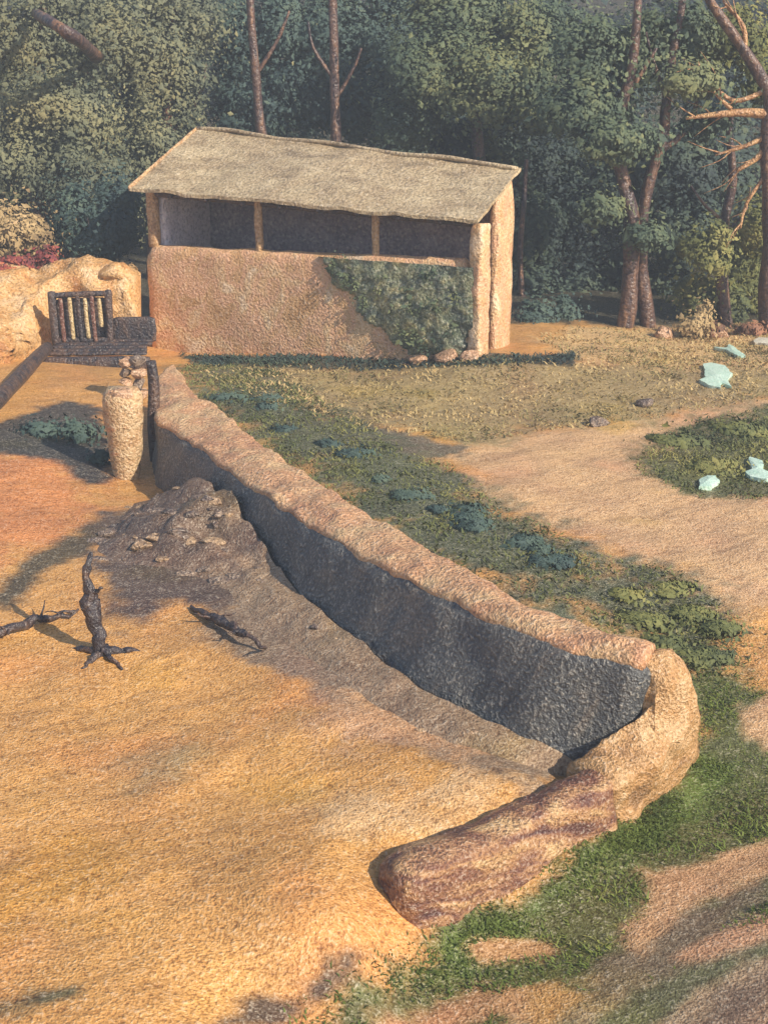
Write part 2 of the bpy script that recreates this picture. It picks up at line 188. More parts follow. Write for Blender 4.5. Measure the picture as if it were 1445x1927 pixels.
def link(name, me, mat=None, parent=None, smooth=True):
    if mat is not None: me.materials.append(mat)
    o = bpy.data.objects.new(name, me)
    COL.objects.link(o)
    if parent is not None: o.parent = parent
    if smooth and len(me.polygons):
        me.polygons.foreach_set('use_smooth', [True] * len(me.polygons))
    return o

def mesh(name, verts, faces, mat, parent=None, smooth=True):
    me = bpy.data.meshes.new(name)
    me.from_pydata([tuple(v) for v in verts], [], faces)
    me.update()
    off = parent_offset(parent)
    if off.length > 0:
        me.transform(__import__('mathutils').Matrix.Translation(-off))
    return link(name, me, mat, parent, smooth)

def parent_offset(p):
    v = Vector((0, 0, 0))
    while p is not None:
        v = v + p.location
        p = p.parent
    return v

def empty(name, loc, label, cat, group=None):
    o = bpy.data.objects.new(name, None)
    COL.objects.link(o)
    o.location = loc
    o.empty_display_size = 0.3
    o['kind'] = 'thing'
    return tag(o, label, cat, group)

def tps(r):
    r = np.maximum(r, 1e-9)
    return r * r * np.log(r)

_C = np.array(CTL, float)
_n = len(_C)
_D = np.hypot(_C[:, None, 0] - _C[None, :, 0], _C[:, None, 1] - _C[None, :, 1])
_P = np.c_[np.ones(_n), _C[:, :2]]
_A = np.block([[tps(_D) + np.eye(_n) * 0.02, _P], [_P.T, np.zeros((3, 3))]])
_S = np.linalg.solve(_A, np.r_[_C[:, 2], 0, 0, 0])

def tz(x, y):
    """height of the ground; the slope behind the wood climbs to a wooded hill"""
    x = np.asarray(x, float); y = np.asarray(y, float)
    xc = np.clip(x, -18, 18); yc = np.clip(y, 3, 47)
    r = np.hypot(xc[..., None] - _C[:, 0], yc[..., None] - _C[:, 1])
    z = (tps(r) * _S[:_n]).sum(-1) + _S[_n] + _S[_n + 1] * xc + _S[_n + 2] * yc
    hill = np.clip(y - 46, 0, 32)
    return z + hill * 0.42 * np.clip((y - 46) / 12, 0, 1)

def gz(x, y):
    return float(tz(np.array([x]), np.array([y]))[0])

def in_poly(X, Y, poly):
    inside = np.zeros(X.shape, bool)
    n = len(poly)
    for i in range(n):
        x0, y0 = poly[i]; x1, y1 = poly[(i + 1) % n]
        c = ((y0 > Y) != (y1 > Y))
        with np.errstate(divide='ignore', invalid='ignore'):
            xi = (x1 - x0) * (Y - y0) / (y1 - y0 if y1 != y0 else 1e-9) + x0
        inside ^= c & (X < xi)
    return inside

def dist_poly(X, Y, poly):
    d = np.full(X.shape, 1e9)
    n = len(poly)
    for i in range(n):
        x0, y0 = poly[i]; x1, y1 = poly[(i + 1) % n]
        dx, dy = x1 - x0, y1 - y0
        L = dx * dx + dy * dy + 1e-12
        t = np.clip(((X - x0) * dx + (Y - y0) * dy) / L, 0, 1)
        d = np.minimum(d, np.hypot(X - x0 - t * dx, Y - y0 - t * dy))
    return np.where(in_poly(X, Y, poly), d, -d)

def fbm(x, y, s, seed=0):
    return np.array([mnoise.fractal(Vector((a * s + seed, b * s - seed, seed * .37)), 1.0, 2.0, 3) for a, b in zip(x.ravel(), y.ravel())]).reshape(x.shape)

# ------------------------------------------------------------------ materials
class NT:
    def __init__(self, name):
        self.m = bpy.data.materials.new(name)
        self.m.use_nodes = True
        self.t = self.m.node_tree
        self.p = self.t.nodes['Principled BSDF']
    def n(self, typ, **kw):
        nd = self.t.nodes.new(typ)
        for k, v in kw.items(): setattr(nd, k, v)
        return nd
    def l(self, a, b): self.t.links.new(a, b)
    def ramp(self, fac, cols, interp='LINEAR'):
        r = self.n('ShaderNodeValToRGB')
        r.color_ramp.interpolation = interp
        el = r.color_ramp.elements
        while len(el) < len(cols): el.new(0.5)
        for i, c in enumerate(cols):
            if len(c) == 4: pos, col = c[0], c[1:]
            else: pos, col = i / (len(cols) - 1), c
            el[i].position = pos
        for i, c in enumerate(cols):
            col = c[1:] if len(c) == 4 else c
            el[i].color = (*col, 1)
        self.l(fac, r.inputs[0])
        return r.outputs[0]
    def mix(self, a, b, fac, mode='MIX'):
        m = self.n('ShaderNodeMix', data_type='RGBA', blend_type=mode)
        for sock, v in ((m.inputs[0], fac), (m.inputs[6], a), (m.inputs[7], b)):
            if isinstance(v, (int, float)): sock.default_value = v
            elif isinstance(v, tuple): sock.default_value = (*v, 1)
            else: self.l(v, sock)
        return m.outputs[2]
    def math(self, op, a, b=None):
        m = self.n('ShaderNodeMath', operation=op)
        for sock, v in ((m.inputs[0], a), (m.inputs[1], b)):
            if v is None: continue
            if isinstance(v, (int, float)): sock.default_value = v
            else: self.l(v, sock)
        return m.outputs[0]

def brushwork(t, scale, stretch, rot, seed):
    """(stroke value, wide drift, coordinates, stroke relief): dragged strokes over broad drifts of colour"""
    tc = t.n('ShaderNodeTexCoord')
    mp = t.n('ShaderNodeMapping', vector_type='TEXTURE')
    mp.inputs['Rotation'].default_value = rot
    mp.inputs['Scale'].default_value = tuple(1 / s for s in stretch)
    mp.inputs['Location'].default_value = (seed * 3.1, seed * 1.7, seed)
    t.l(tc.outputs['Object'], mp.inputs['Vector'])
    w = t.n('ShaderNodeTexNoise'); w.inputs['Scale'].default_value = scale * 1.6; w.inputs['Detail'].default_value = 2
    w.inputs['Distortion'].default_value = .6
    t.l(mp.outputs[0], w.inputs['Vector'])
    so = t.n('ShaderNodeTexNoise'); so.inputs['Scale'].default_value = scale * .3; so.inputs['Detail'].default_value = 3; so.inputs['Roughness'].default_value = .6
    so.inputs['Distortion'].default_value = .4
    t.l(mp.outputs[0], so.inputs['Vector'])
    st = t.ramp(w.outputs['Fac'], [(.30, 0, 0, 0), (.44, .40, .40, .40), (.56, .60, .60, .60), (.70, 1, 1, 1)])
    return st, so.outputs['Fac'], tc, w.outputs['Fac']

def tooth(t, tc, fine):
    """small-scale grain of the surface"""
    f = t.n('ShaderNodeTexNoise'); f.inputs['Scale'].default_value = fine; f.inputs['Detail'].default_value = 2.0; f.inputs['Roughness'].default_value = .6
    f.inputs['Distortion'].default_value = .15
    t.l(tc.outputs['Object'], f.inputs['Vector'])
    return f.outputs['Fac']

def paint(name, cols, scale=2.0, stretch=(1, 1, 1), rot=(0, 0, 0), fine=26, bump=.8, rough=.42, seed=0, fleck=(.10, .06, .03), fleck_amt=.6, depth=.06, tip=.28):
    t = NT(name)
    stroke, soft, tc, vd = brushwork(t, scale, stretch, rot, seed)
    v = t.math('ADD', t.math('MULTIPLY', stroke, .42), t.math('MULTIPLY', soft, .62))
    base = t.ramp(v, [(.30 + .42 * i / (len(cols) - 1), *c) for i, c in enumerate(cols)])
    f = tooth(t, tc, fine)
    pits = t.ramp(f, [(.34, 1, 1, 1), (.50, 0, 0, 0)])
    base = t.mix(base, fleck, t.math('MULTIPLY', pits, fleck_amt))
    tips = t.ramp(f, [(.54, 0, 0, 0), (.72, 1, 1, 1)])
    base = t.mix(base, t.mix(base, (1, .9, .75), tip), tips)
    t.l(base, t.p.inputs['Base Color'])
    t.p.inputs['Roughness'].default_value = rough
    t.p.inputs['Specular IOR Level'].default_value = .5
    hgt = t.math('ADD', f, t.math('MULTIPLY', vd, .6))
    b = t.n('ShaderNodeBump'); b.inputs['Strength'].default_value = bump; b.inputs['Distance'].default_value = depth
    t.l(hgt, b.inputs['Height']); t.l(b.outputs[0], t.p.inputs['Normal'])
    return t.m

def ground_mat():
    t = NT('ground_paint')
    stroke, soft, tc, vd = brushwork(t, 2.6, (.45, 1.7, 1), (0, 0, math.radians(36)), 3)
    at = t.n('ShaderNodeAttribute'); at.attribute_name = 'zone'
    v = t.math('ADD', t.math('MULTIPLY', stroke, .45), t.math('MULTIPLY', soft, .7))
    tint = t.ramp(v, [(.30, .74, .70, .68), (.46, .92, .90, .88), (.60, 1.02, 1.0, .98), (.80, 1.16, 1.13, 1.08)])
    base = t.mix(at.outputs['Color'], tint, 1.0, 'MULTIPLY')
    warm = t.n('ShaderNodeTexNoise'); warm.inputs['Scale'].default_value = .55; warm.inputs['Detail'].default_value = 3
    t.l(tc.outputs['Object'], warm.inputs['Vector'])
    base = t.mix(base, t.ramp(warm.outputs['Fac'], [(.34, 1.03, .93, .95), (.44, .93, .92, .95), (.52, 1, 1, 1), (.60, 1.06, 1.07, 1.06), (.70, 1.04, 1.03, .72)]), 1.0, 'MULTIPLY')
    f = tooth(t, tc, 36)
    f2 = tooth(t, tc, 14)
    ff = t.math('ADD', t.math('MULTIPLY', f, .62), t.math('MULTIPLY', f2, .38))
    pits = t.ramp(ff, [(.36, 1, 1, 1), (.50, 0, 0, 0)])
    base = t.mix(base, t.mix(base, (.34, .24, .18), 1.0, 'MULTIPLY'), t.math('MULTIPLY', pits, .78))
    tips = t.ramp(ff, [(.53, 0, 0, 0), (.66, 1, 1, 1)])
    base = t.mix(base, t.mix(base, (1, .88, .70), .26), tips)
    t.l(base, t.p.inputs['Base Color'])
    t.p.inputs['Roughness'].default_value = .42
    t.p.inputs['Specular IOR Level'].default_value = .5
    hgt = t.math('ADD', ff, t.math('MULTIPLY', vd, .3))
    b = t.n('ShaderNodeBump'); b.inputs['Strength'].default_value = .8; b.inputs['Distance'].default_value = .055
    t.l(hgt, b.inputs['Height']); t.l(b.outputs[0], t.p.inputs['Normal'])
    return t.m

def leafmat(name, cols, rough=.7, seed=0):
    t = NT(name)
    tc = t.n('ShaderNodeTexCoord')
    g = t.n('ShaderNodeNewGeometry')
    so = t.n('ShaderNodeTexNoise'); so.inputs['Scale'].default_value = .55; so.inputs['Detail'].default_value = 3
    mp = t.n('ShaderNodeMapping'); mp.inputs['Location'].default_value = (seed, seed * 2, 0)
    t.l(tc.outputs['Object'], mp.inputs['Vector']); t.l(mp.outputs[0], so.inputs['Vector'])
    v = t.math('ADD', t.math('MULTIPLY', g.outputs['Random Per Island'], .24), t.math('MULTIPLY', t.ramp(so.outputs['Fac'], [(.3, 0, 0, 0), (.7, 1, 1, 1)]), .76))
    base = t.ramp(v, [(.15 + .72 * i / (len(cols) - 1), *c) for i, c in enumerate(cols)])
    t.l(base, t.p.inputs['Base Color'])
    t.p.inputs['Roughness'].default_value = rough
    t.p.inputs['Specular IOR Level'].default_value = .25
    return t.m

M = {}
M['ground'] = ground_mat()
M['adobe'] = paint('adobe_sunlit_ochre', [(.52, .29, .13), (.64, .38, .18), (.68, .38, .22), (.70, .45, .23), (.76, .55, .36)], 1.1, (1, 1, .8), (.4, .3, .4), fine=17, seed=1, fleck=(.2, .11, .06), fleck_amt=.5)
M['adobe_lit'] = paint('adobe_wall_lit_pink', [(.46, .23, .12), (.56, .30, .15), (.58, .35, .18), (.62, .41, .21)], 1.8, (1, 1, .6), (.3, 0, .6), fine=22, seed=2, fleck=(.16, .08, .05))  # paler adobe for the wall top, sunlight put into the colour
M['adobe_rust'] = paint('rusty_orange_bank', [(.46, .20, .07), (.56, .28, .09), (.60, .35, .14), (.64, .42, .22)], 1.2, (1, 1, .8), (.3, .3, .7), fine=17, seed=27, fleck=(.14, .07, .04))
M['adobe_shade'] = paint('adobe_wall_shade', [(.062, .070, .078), (.095, .102, .108), (.125, .125, .12), (.185, .16, .135)], 1.9, (1, 1, .45), (.5, 0, .5), fine=24, seed=26, fleck=(.05, .045, .05))  # shade of the near face put into the wall body colour
M['adobe_dark'] = paint('adobe_rough_umber', [(.085, .035, .032), (.20, .085, .05), (.40, .21, .095), (.54, .34, .16)], 2.2, (.45, 1, 1.8), (0, .25, .7), fine=28, seed=5, fleck=(.07, .03, .03), fleck_amt=.7)
M['adobe_corner'] = paint('adobe_corner_ochre', [(.30, .16, .07), (.46, .25, .10), (.52, .30, .13), (.58, .37, .19)], 2.4, (1, 1, .8), fine=30, seed=6, fleck=(.14, .08, .03))
M['roof'] = paint('weathered_roof_straw', [(.27, .195, .11), (.39, .285, .165), (.46, .35, .205), (.54, .42, .255)], 1.3, (.6, 1.2, 1), (0, 0, -.45), fine=15, seed=7, fleck=(.11, .08, .05), bump=.7)
M['post'] = paint('sunlit_post_timber', [(.34, .18, .08), (.46, .27, .13), (.52, .33, .16)], 3, (1, 1, .3), fine=16, seed=8)
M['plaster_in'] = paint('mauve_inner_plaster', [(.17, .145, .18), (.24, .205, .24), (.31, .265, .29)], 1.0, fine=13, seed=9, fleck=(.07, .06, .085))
M['plaster_violet'] = paint('pale_violet_plaster', [(.50, .46, .54), (.60, .55, .63), (.68, .62, .67)], 1.0, fine=13, seed=29, fleck=(.2, .17, .22))
M['darkwood'] = paint('blackened_timber', [(.025, .022, .03), (.05, .04, .045), (.09, .055, .045), (.12, .07, .05)], 4, (1, 1, .3), fine=18, seed=10, fleck=(.01, .01, .015), rough=.4, tip=.06)
M['paleslat'] = paint('pale_dry_slat', [(.42, .28, .12), (.52, .38, .19), (.58, .45, .25)], 4, (1, 1, .3), fine=18, seed=11)
M['redwood'] = paint('dark_red_timber', [(.10, .035, .03), (.16, .06, .045), (.22, .10, .06)], 4, (1, 1, .3), fine=18, seed=12)
M['stone_pale'] = paint('pale_pillar_stone', [(.46, .27, .13), (.54, .34, .17), (.58, .41, .23), (.56, .30, .15)], 1.8, (1, 1, 1.6), fine=22, seed=13)
M['rock'] = paint('grey_brown_rock', [(.06, .045, .045), (.13, .09, .075), (.22, .155, .115), (.33, .235, .165)], 3, fine=26, seed=14, fleck=(.05, .04, .04), fleck_amt=.7)
M['rock_pink'] = paint('pink_ochre_rock', [(.36, .20, .12), (.48, .28, .16), (.56, .34, .21)], 3, fine=18, seed=15)
M['heap'] = paint('slumped_grey_earth', [(.14, .085, .055), (.27, .175, .10), (.38, .255, .145), (.50, .335, .19)], 2.2, (1, .6, 1), (0, 0, .9), fine=24, seed=24, fleck=(.05, .04, .04))
M['heap_stone'] = paint('dusty_brown_stone', [(.24, .155, .095), (.37, .24, .14), (.47, .32, .19)], 3, fine=24, seed=25, fleck=(.07, .05, .04))
M['bark'] = paint('purple_brown_bark', [(.03, .022, .03), (.07, .042, .04), (.14, .075, .05), (.23, .12, .065)], 3, (1, 1, .25), fine=11, seed=16, fleck=(.02, .015, .025), tip=.06)
M['twig'] = paint('orange_lit_bark', [(.26, .12, .055), (.44, .23, .10), (.55, .33, .15)], 3, (1, 1, .4), fine=16, seed=17)
M['mint'] = paint('pale_mint_paint', [(.42, .62, .50), (.50, .68, .57), (.58, .74, .64)], 3, fine=20, seed=18, fleck=(.3, .45, .36), fleck_amt=.2, bump=.3)
M['white'] = paint('chalk_white_paint', [(.62, .58, .46), (.72, .68, .56)], 3, fine=20, seed=19, fleck=(.4, .35, .25), fleck_amt=.2, bump=.3)
M['bank_green'] = paint('overgrown_bank', [(.07, .09, .075), (.14, .165, .11), (.24, .245, .14), (.36, .31, .15)], 1.8, (1, 1, 1), fine=15, seed=20, fleck=(.03, .035, .03))
LEAF = {
 'khaki': leafmat('khaki_leaf', [(.07, .085, .06), (.115, .125, .078), (.165, .165, .09), (.23, .205, .10)], seed=1),
 'teal': leafmat('teal_leaf', [(.028, .05, .055), (.045, .075, .07), (.065, .10, .08), (.11, .14, .09)], seed=2),
 'green': leafmat('green_leaf', [(.034, .055, .048), (.066, .095, .062), (.105, .13, .068), (.17, .18, .08)], seed=3),
 'dark': leafmat('dark_leaf', [(.022, .034, .04), (.034, .052, .05), (.05, .075, .055), (.085, .105, .06)], seed=4),
 'olive': leafmat('olive_leaf', [(.045, .06, .035), (.095, .11, .042), (.16, .165, .055), (.25, .225, .075)], seed=5),
 'tan': leafmat('tan_leaf', [(.16, .11, .06), (.30, .21, .10), (.42, .30, .15), (.50, .34, .18)], seed=6),
 'red': leafmat('red_flower', [(.05, .05, .03), (.16, .03, .04), (.40, .12, .06), (.50, .20, .10)], seed=7),
 'rust': leafmat('rust_leaf', [(.10, .06, .04), (.30, .14, .08), (.42, .22, .12)], seed=8),
}
M['grass_green'] = leafmat('grass_green', [(.05, .07, .02), (.095, .13, .028), (.15, .185, .04), (.27, .25, .075)], seed=9)
M['grass_olive'] = leafmat('grass_olive', [(.13, .11, .05), (.25, .20, .085), (.38, .28, .13), (.5, .36, .17)], seed=10)

# ------------------------------------------------------------------ ground: one sheet to the horizon
def axis(fine, lo, hi, grow=1.28):
    a = list(fine); s = fine[1] - fine[0]; x = fine[0]; left = []
    while x > lo:
        s *= grow; x -= s; left.append(x)
    s = fine[-1] - fine[-2]; x = fine[-1]; right = []
    while x < hi:
        s *= grow; x += s; right.append(x)
    return np.array(left[::-1] + a + right)

ys = [7.6]
while ys[-1] < 47: ys.append(ys[-1] * 1.0052)
gx = axis(list(np.arange(-10.5, 12.5, .085)), -700, 700)
gy = axis(ys, -300, 900)
X, Y = np.meshgrid(gx, gy)
Z = np.zeros_like(X)
for i in range(X.shape[0]):
    Z[i] = tz(X[i], Y[i])
near = (np.abs(X - 1) < 12) & (Y > 7) & (Y < 48)
rough = np.zeros_like(X)
rough[near] = fbm(X[near], Y[near], 1.3, 4)
Z += rough * .035
# what lies where: earth, grass, dry ground and painted shade as patches with ragged edges
base = np.zeros(X.shape + (3,)); base[:] = (.60, .315, .095)
wob = np.zeros_like(X); wob2 = np.zeros_like(X)
wob[near] = fbm(X[near], Y[near], 1.1, 9)
wob2[near] = fbm(X[near], Y[near], 4.5, 21)
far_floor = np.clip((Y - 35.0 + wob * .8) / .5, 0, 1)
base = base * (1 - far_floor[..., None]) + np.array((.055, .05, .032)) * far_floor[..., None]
for col, soft, poly in ZONES:
    xs = [p[0] for p in poly]; yy = [p[1] for p in poly]
    m = (X > min(xs) - 1) & (X < max(xs) + 1) & (Y > min(yy) - 1) & (Y < max(yy) + 1)
    d = dist_poly(X[m], Y[m], poly) + wob[m] * soft * .9 + wob2[m] * soft * .7
    a = np.clip(d / soft + .5, 0, 1)[..., None]
    base[m] = base[m] * (1 - a) + np.array(col) * a
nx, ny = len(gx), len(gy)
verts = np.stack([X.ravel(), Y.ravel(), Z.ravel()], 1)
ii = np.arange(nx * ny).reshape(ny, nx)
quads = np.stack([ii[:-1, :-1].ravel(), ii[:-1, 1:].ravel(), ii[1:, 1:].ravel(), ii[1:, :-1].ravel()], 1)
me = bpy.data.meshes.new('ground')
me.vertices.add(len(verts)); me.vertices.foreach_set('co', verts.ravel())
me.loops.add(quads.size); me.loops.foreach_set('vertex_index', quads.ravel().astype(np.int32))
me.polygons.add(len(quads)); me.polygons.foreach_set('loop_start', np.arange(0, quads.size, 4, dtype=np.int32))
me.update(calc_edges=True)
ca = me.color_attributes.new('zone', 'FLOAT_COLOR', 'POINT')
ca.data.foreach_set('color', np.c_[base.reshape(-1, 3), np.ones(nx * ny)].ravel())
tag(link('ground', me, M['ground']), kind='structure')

# ------------------------------------------------------------------ shape builders
def loft(name, rings, mat, parent=None, seg=.16, amp=.05, nscale=1.6, smooth_iter=3, seed=0, keep=()):
    """closed cross-sections swept into one weathered mass; ring corners are worn round, faces uneven"""
    k = len(rings[0])
    R = np.array(rings, float)
    # along
    L = np.linalg.norm(np.diff(R.mean(1), axis=0), axis=1)
    A = []
    for i in range(len(R) - 1):
        n = max(1, int(round(L[i] / seg)))
        for j in range(n): A.append(R[i] + (R[i + 1] - R[i]) * j / n)
    A.append(R[-1]); A = np.array(A)
    per = np.linalg.norm(np.roll(A[0], -1, 0) - A[0], axis=1)
    ns = [max(2, int(round(p / seg))) for p in per]
    B = []
    for s in range(k):
        a, b = A[:, s], A[:, (s + 1) % k]
        for j in range(ns[s]): B.append(a + (b - a) * j / ns[s])
    B = np.stack(B, 1)
    for _ in range(smooth_iter):
        B = .5 * B + .25 * (np.roll(B, 1, 1) + np.roll(B, -1, 1))
    for _ in range(smooth_iter):
        C2 = B.copy(); C2[1:-1] = .5 * B[1:-1] + .25 * (B[2:] + B[:-2]); B = C2
    na, nr, _ = B.shape
    # worn ends: pull the end rings in
    for e in (0, -1):
        c = B[e].mean(0)
        B[e] = c + (B[e] - c) * .86
    for i in range(na):
        c = B[i].mean(0)
        for j in range(nr):
            p = Vector(B[i, j])
            nv = mnoise.noise_vector(p * nscale + Vector((seed, 0, 0))) * amp + mnoise.noise_vector(p * nscale * 3.7 + Vector((0, seed, 0))) * amp * .4
            B[i, j] += np.array(nv)
    V = [tuple(v) for v in B.reshape(-1, 3)]
    Fc = []
    for i in range(na - 1):
        for j in range(nr):
            a = i * nr + j; b = i * nr + (j + 1) % nr
            Fc.append((a, b, b + nr, a + nr))
    for e, flip in ((0, True), (na - 1, False)):
        c = len(V); V.append(tuple(B[e].mean(0) + (B[e].mean(0) - B[1 if e == 0 else na - 2].mean(0)) * .25))
        for j in range(nr):
            a = e * nr + j; b = e * nr + (j + 1) % nr
            Fc.append((b, a, c) if flip else (a, b, c))
    o = mesh(name, V, Fc, mat, parent)
    bm = bmesh.new(); bm.from_mesh(o.data); bmesh.ops.recalc_face_normals(bm, faces=bm.faces); bm.to_mesh(o.data); bm.free()
    return o

def box_between(a, b, w, h, seed=0):
    """ring pair of a beam from a to b (width w sideways, height h)"""
    a, b = Vector(a), Vector(b)
    d = (b - a).normalized()
    s = d.cross(Vector((0, 0, 1)))
    if s.length < 1e-3: s = Vector((1, 0, 0))
    s.normalize(); u = s.cross(d).normalized()
    def ring(p): return [tuple(p + s * w / 2 * i + u * h / 2 * j) for i, j in ((-1, -1), (1, -1), (1, 1), (-1, 1))]
    return [ring(a), ring(b)]

def beam(name, a, b, w, h, mat, parent=None, amp=.012, seg=.12, seed=0):
    return loft(name, box_between(a, b, w, h), mat, parent, seg=min(seg, max(w, h) / 2.2), amp=amp, nscale=3, smooth_iter=1, seed=seed)

def tube(name, pts, mat, parent=None, sides=9, sub=4, amp=.12, seed=0):
    P = np.array(pts, float)
    # smooth resample (Catmull-Rom)
    Q = [];
    n = len(P)
    for i in range(n - 1):
        p0, p1, p2, p3 = P[max(i - 1, 0)], P[i], P[i + 1], P[min(i + 2, n - 1)]
        for j in range(sub):
            t = j / sub
            Q.append(.5 * ((2 * p1) + (-p0 + p2) * t + (2 * p0 - 5 * p1 + 4 * p2 - p3) * t * t + (-p0 + 3 * p1 - 3 * p2 + p3) * t ** 3))
    Q.append(P[-1]); Q = np.array(Q)
    V, Fc = [], []
    for i, q in enumerate(Q):
        d = Vector(Q[min(i + 1, len(Q) - 1), :3] - Q[max(i - 1, 0), :3]).normalized()
        s = d.cross(Vector((0.13, 1, 0.07))).normalized(); u = s.cross(d)
        for k in range(sides):
            a = 2 * math.pi * k / sides
            r = max(q[3], .006) * (1 + amp * mnoise.noise(Vector((math.cos(a) * 1.3 + seed, math.sin(a) * 1.3, i * .35))))
            v = Vector(q[:3]) + (s * math.cos(a) + u * math.sin(a)) * r
            V.append(tuple(v))
    for i in range(len(Q) - 1):
        for k in range(sides):
            a = i * sides + k; b = i * sides + (k + 1) % sides
            Fc.append((a, b, b + sides, a + sides))
    Fc.append(tuple(range(sides))[::-1]); Fc.append(tuple(range((len(Q) - 1) * sides, len(Q) * sides)))
    return mesh(name, V, Fc, mat, parent)

def rock(name, c, r, mat, parent=None, seed=0, sub=2, amp=.28):
    bm = bmesh.new()
    bmesh.ops.create_icosphere(bm, subdivisions=sub, radius=1)
    for v in bm.verts:
        n = mnoise.noise(v.co * 1.1 + Vector((seed * 3.3, seed, 0))) * amp + mnoise.noise(v.co * 2.7 + Vector((0, seed * 2.1, 0))) * amp * .45
        v.co *= 1 + n
        v.co = Vector((v.co.x * r[0], v.co.y * r[1], v.co.z * r[2])) + Vector(c)
    me = bpy.data.meshes.new(name); bm.to_mesh(me); bm.free()
    off = parent_offset(parent)
    if off.length > 0: me.transform(__import__('mathutils').Matrix.Translation(-off))
    return link(name, me, mat, parent)

def shard(name, c, r, mat, parent=None, seed=0):
    """angular broken stone"""
    rr = random.Random(seed)
    bm = bmesh.new()
    for _ in range(16):
        v = Vector((rr.gauss(0, 1), rr.gauss(0, 1), rr.gauss(0, 1))).normalized() * rr.uniform(.75, 1.1)
        bm.verts.new((v.x * r[0] + c[0], v.y * r[1] + c[1], v.z * r[2] + c[2]))
    res = bmesh.ops.convex_hull(bm, input=bm.verts)
    bmesh.ops.delete(bm, geom=[g for g in res['geom_interior'] if isinstance(g, bmesh.types.BMVert)], context='VERTS')
    bmesh.ops.bevel(bm, geom=list(bm.edges), offset=min(r) * .14, segments=1, affect='EDGES')
    me = bpy.data.meshes.new(name); bm.to_mesh(me); bm.free()
    off = parent_offset(parent)
    if off.length > 0: me.transform(__import__('mathutils').Matrix.Translation(-off))
    return link(name, me, mat, parent, smooth=False)

def leaves(name, clusters, size, mat, parent=None, shell=.55, squash=1.0, droop=.3, aspect=.6, mult=2.3):
    """a crown as many separate folded leaf sprays filling lumpy volumes"""
    allP, allA, allN = [], [], []
    for (cx, cy, cz, rx, ry, rz, n) in clusters:
        n = int(n * mult)
        d = rng.normal(size=(n, 3)); d /= np.linalg.norm(d, axis=1)[:, None]
        # lumpy sub-clumps
        kcl = max(7, n // 330)
        cd = rng.normal(size=(kcl, 3)); cd /= np.linalg.norm(cd, axis=1)[:, None]
        cr = rng.uniform(.35, 1.0, kcl) ** .6
        pick = rng.integers(0, kcl, n)
        centre = cd[pick] * cr[pick][:, None]
        rad = rng.uniform(0, 1, n) ** .4
        loc = centre * .82 + d * rad[:, None] * .33
        # some loose filling
        loose = rng.uniform(size=n) < .42
        loc[loose] = d[loose] * np.abs(rng.normal(0, .68, loose.sum()))[:, None]
        pos = loc * np.array((rx, ry, rz)) + np.array((cx, cy, cz))
        nrm = d * .35 + loc * .8 + np.array((.15, -.5, .45)) + rng.normal(size=(n, 3)) * .16
        nrm /= np.linalg.norm(nrm, axis=1)[:, None]
        ax = rng.normal(size=(n, 3)) + np.array((0, 0, -droop))
        ax -= (ax * nrm).sum(1)[:, None] * nrm
        ax /= np.linalg.norm(ax, axis=1)[:, None] + 1e-9
        allP.append(pos); allA.append(ax); allN.append(nrm)
    P_, A_, N_ = np.concatenate(allP), np.concatenate(allA), np.concatenate(allN)
    if parent is not None: P_ = P_ - np.array(parent_offset(parent))
    n = len(P_)
    S_ = np.cross(N_, A_)
    L = size * rng.lognormal(-.05, .38, n)[:, None]
    W = L * aspect * rng.uniform(.7, 1.2, n)[:, None]
    v = np.stack([P_ - A_ * L * .5, P_ + S_ * W * .5 - N_ * W * .22, P_ + A_ * L * .5, P_ - S_ * W * .5 - A_ * L * .05 - N_ * W * .22], 1)
    idx = np.arange(n)[:, None] * 4
    f = np.concatenate([idx + np.array([[0, 1, 2]]), idx + np.array([[0, 2, 3]])], 0)
    me = bpy.data.meshes.new(name)
    me.vertices.add(n * 4); me.vertices.foreach_set('co', v.reshape(-1))
    me.loops.add(f.size); me.loops.foreach_set('vertex_index', f.ravel().astype(np.int32))
    me.polygons.add(len(f)); me.polygons.foreach_set('loop_start', np.arange(0, f.size, 3, dtype=np.int32))
    me.update(calc_edges=True)
    return link(name, me, mat, parent)

def blades(name, pts, hmin, hmax, width, mat, lean=.5, parent=None):
    """upright tufts: each blade a bent, tapering strip"""
    P_ = np.array(pts, float); n = len(P_)
    h = (hmin + (hmax - hmin) * rng.beta(1.3, 2.6, n) * 1.5)[:, None]
    a = rng.uniform(0, 2 * math.pi, n)
    s = np.stack([np.cos(a), np.sin(a), np.zeros(n)], 1) * width * rng.uniform(.6, 1.4, n)[:, None]
    b = rng.uniform(0, 2 * math.pi, n)
    l = np.stack([np.cos(b), np.sin(b), np.zeros(n)], 1) * lean * h * rng.uniform(.3, 1.2, n)[:, None]
    up = np.array((0, 0, 1.0))
    v = np.stack([P_ - s, P_ + s, P_ + up * h * .55 + l * .35 + s * .8, P_ + up * h * .55 + l * .35 - s * .8, P_ + up * h * .9 + l], 1)
    i = np.arange(n)[:, None] * 5
    q = np.concatenate([i + np.array([[0, 1, 2]]), i + np.array([[0, 2, 3]]), i + np.array([[3, 2, 4]])], 0)
    me = bpy.data.meshes.new(name)
    me.vertices.add(n * 5); me.vertices.foreach_set('co', v.reshape(-1))
    me.loops.add(q.size); me.loops.foreach_set('vertex_index', q.ravel().astype(np.int32))
    me.polygons.add(len(q)); me.polygons.foreach_set('loop_start', np.arange(0, q.size, 3, dtype=np.int32))
    me.update(calc_edges=True)
    return link(name, me, mat, parent)

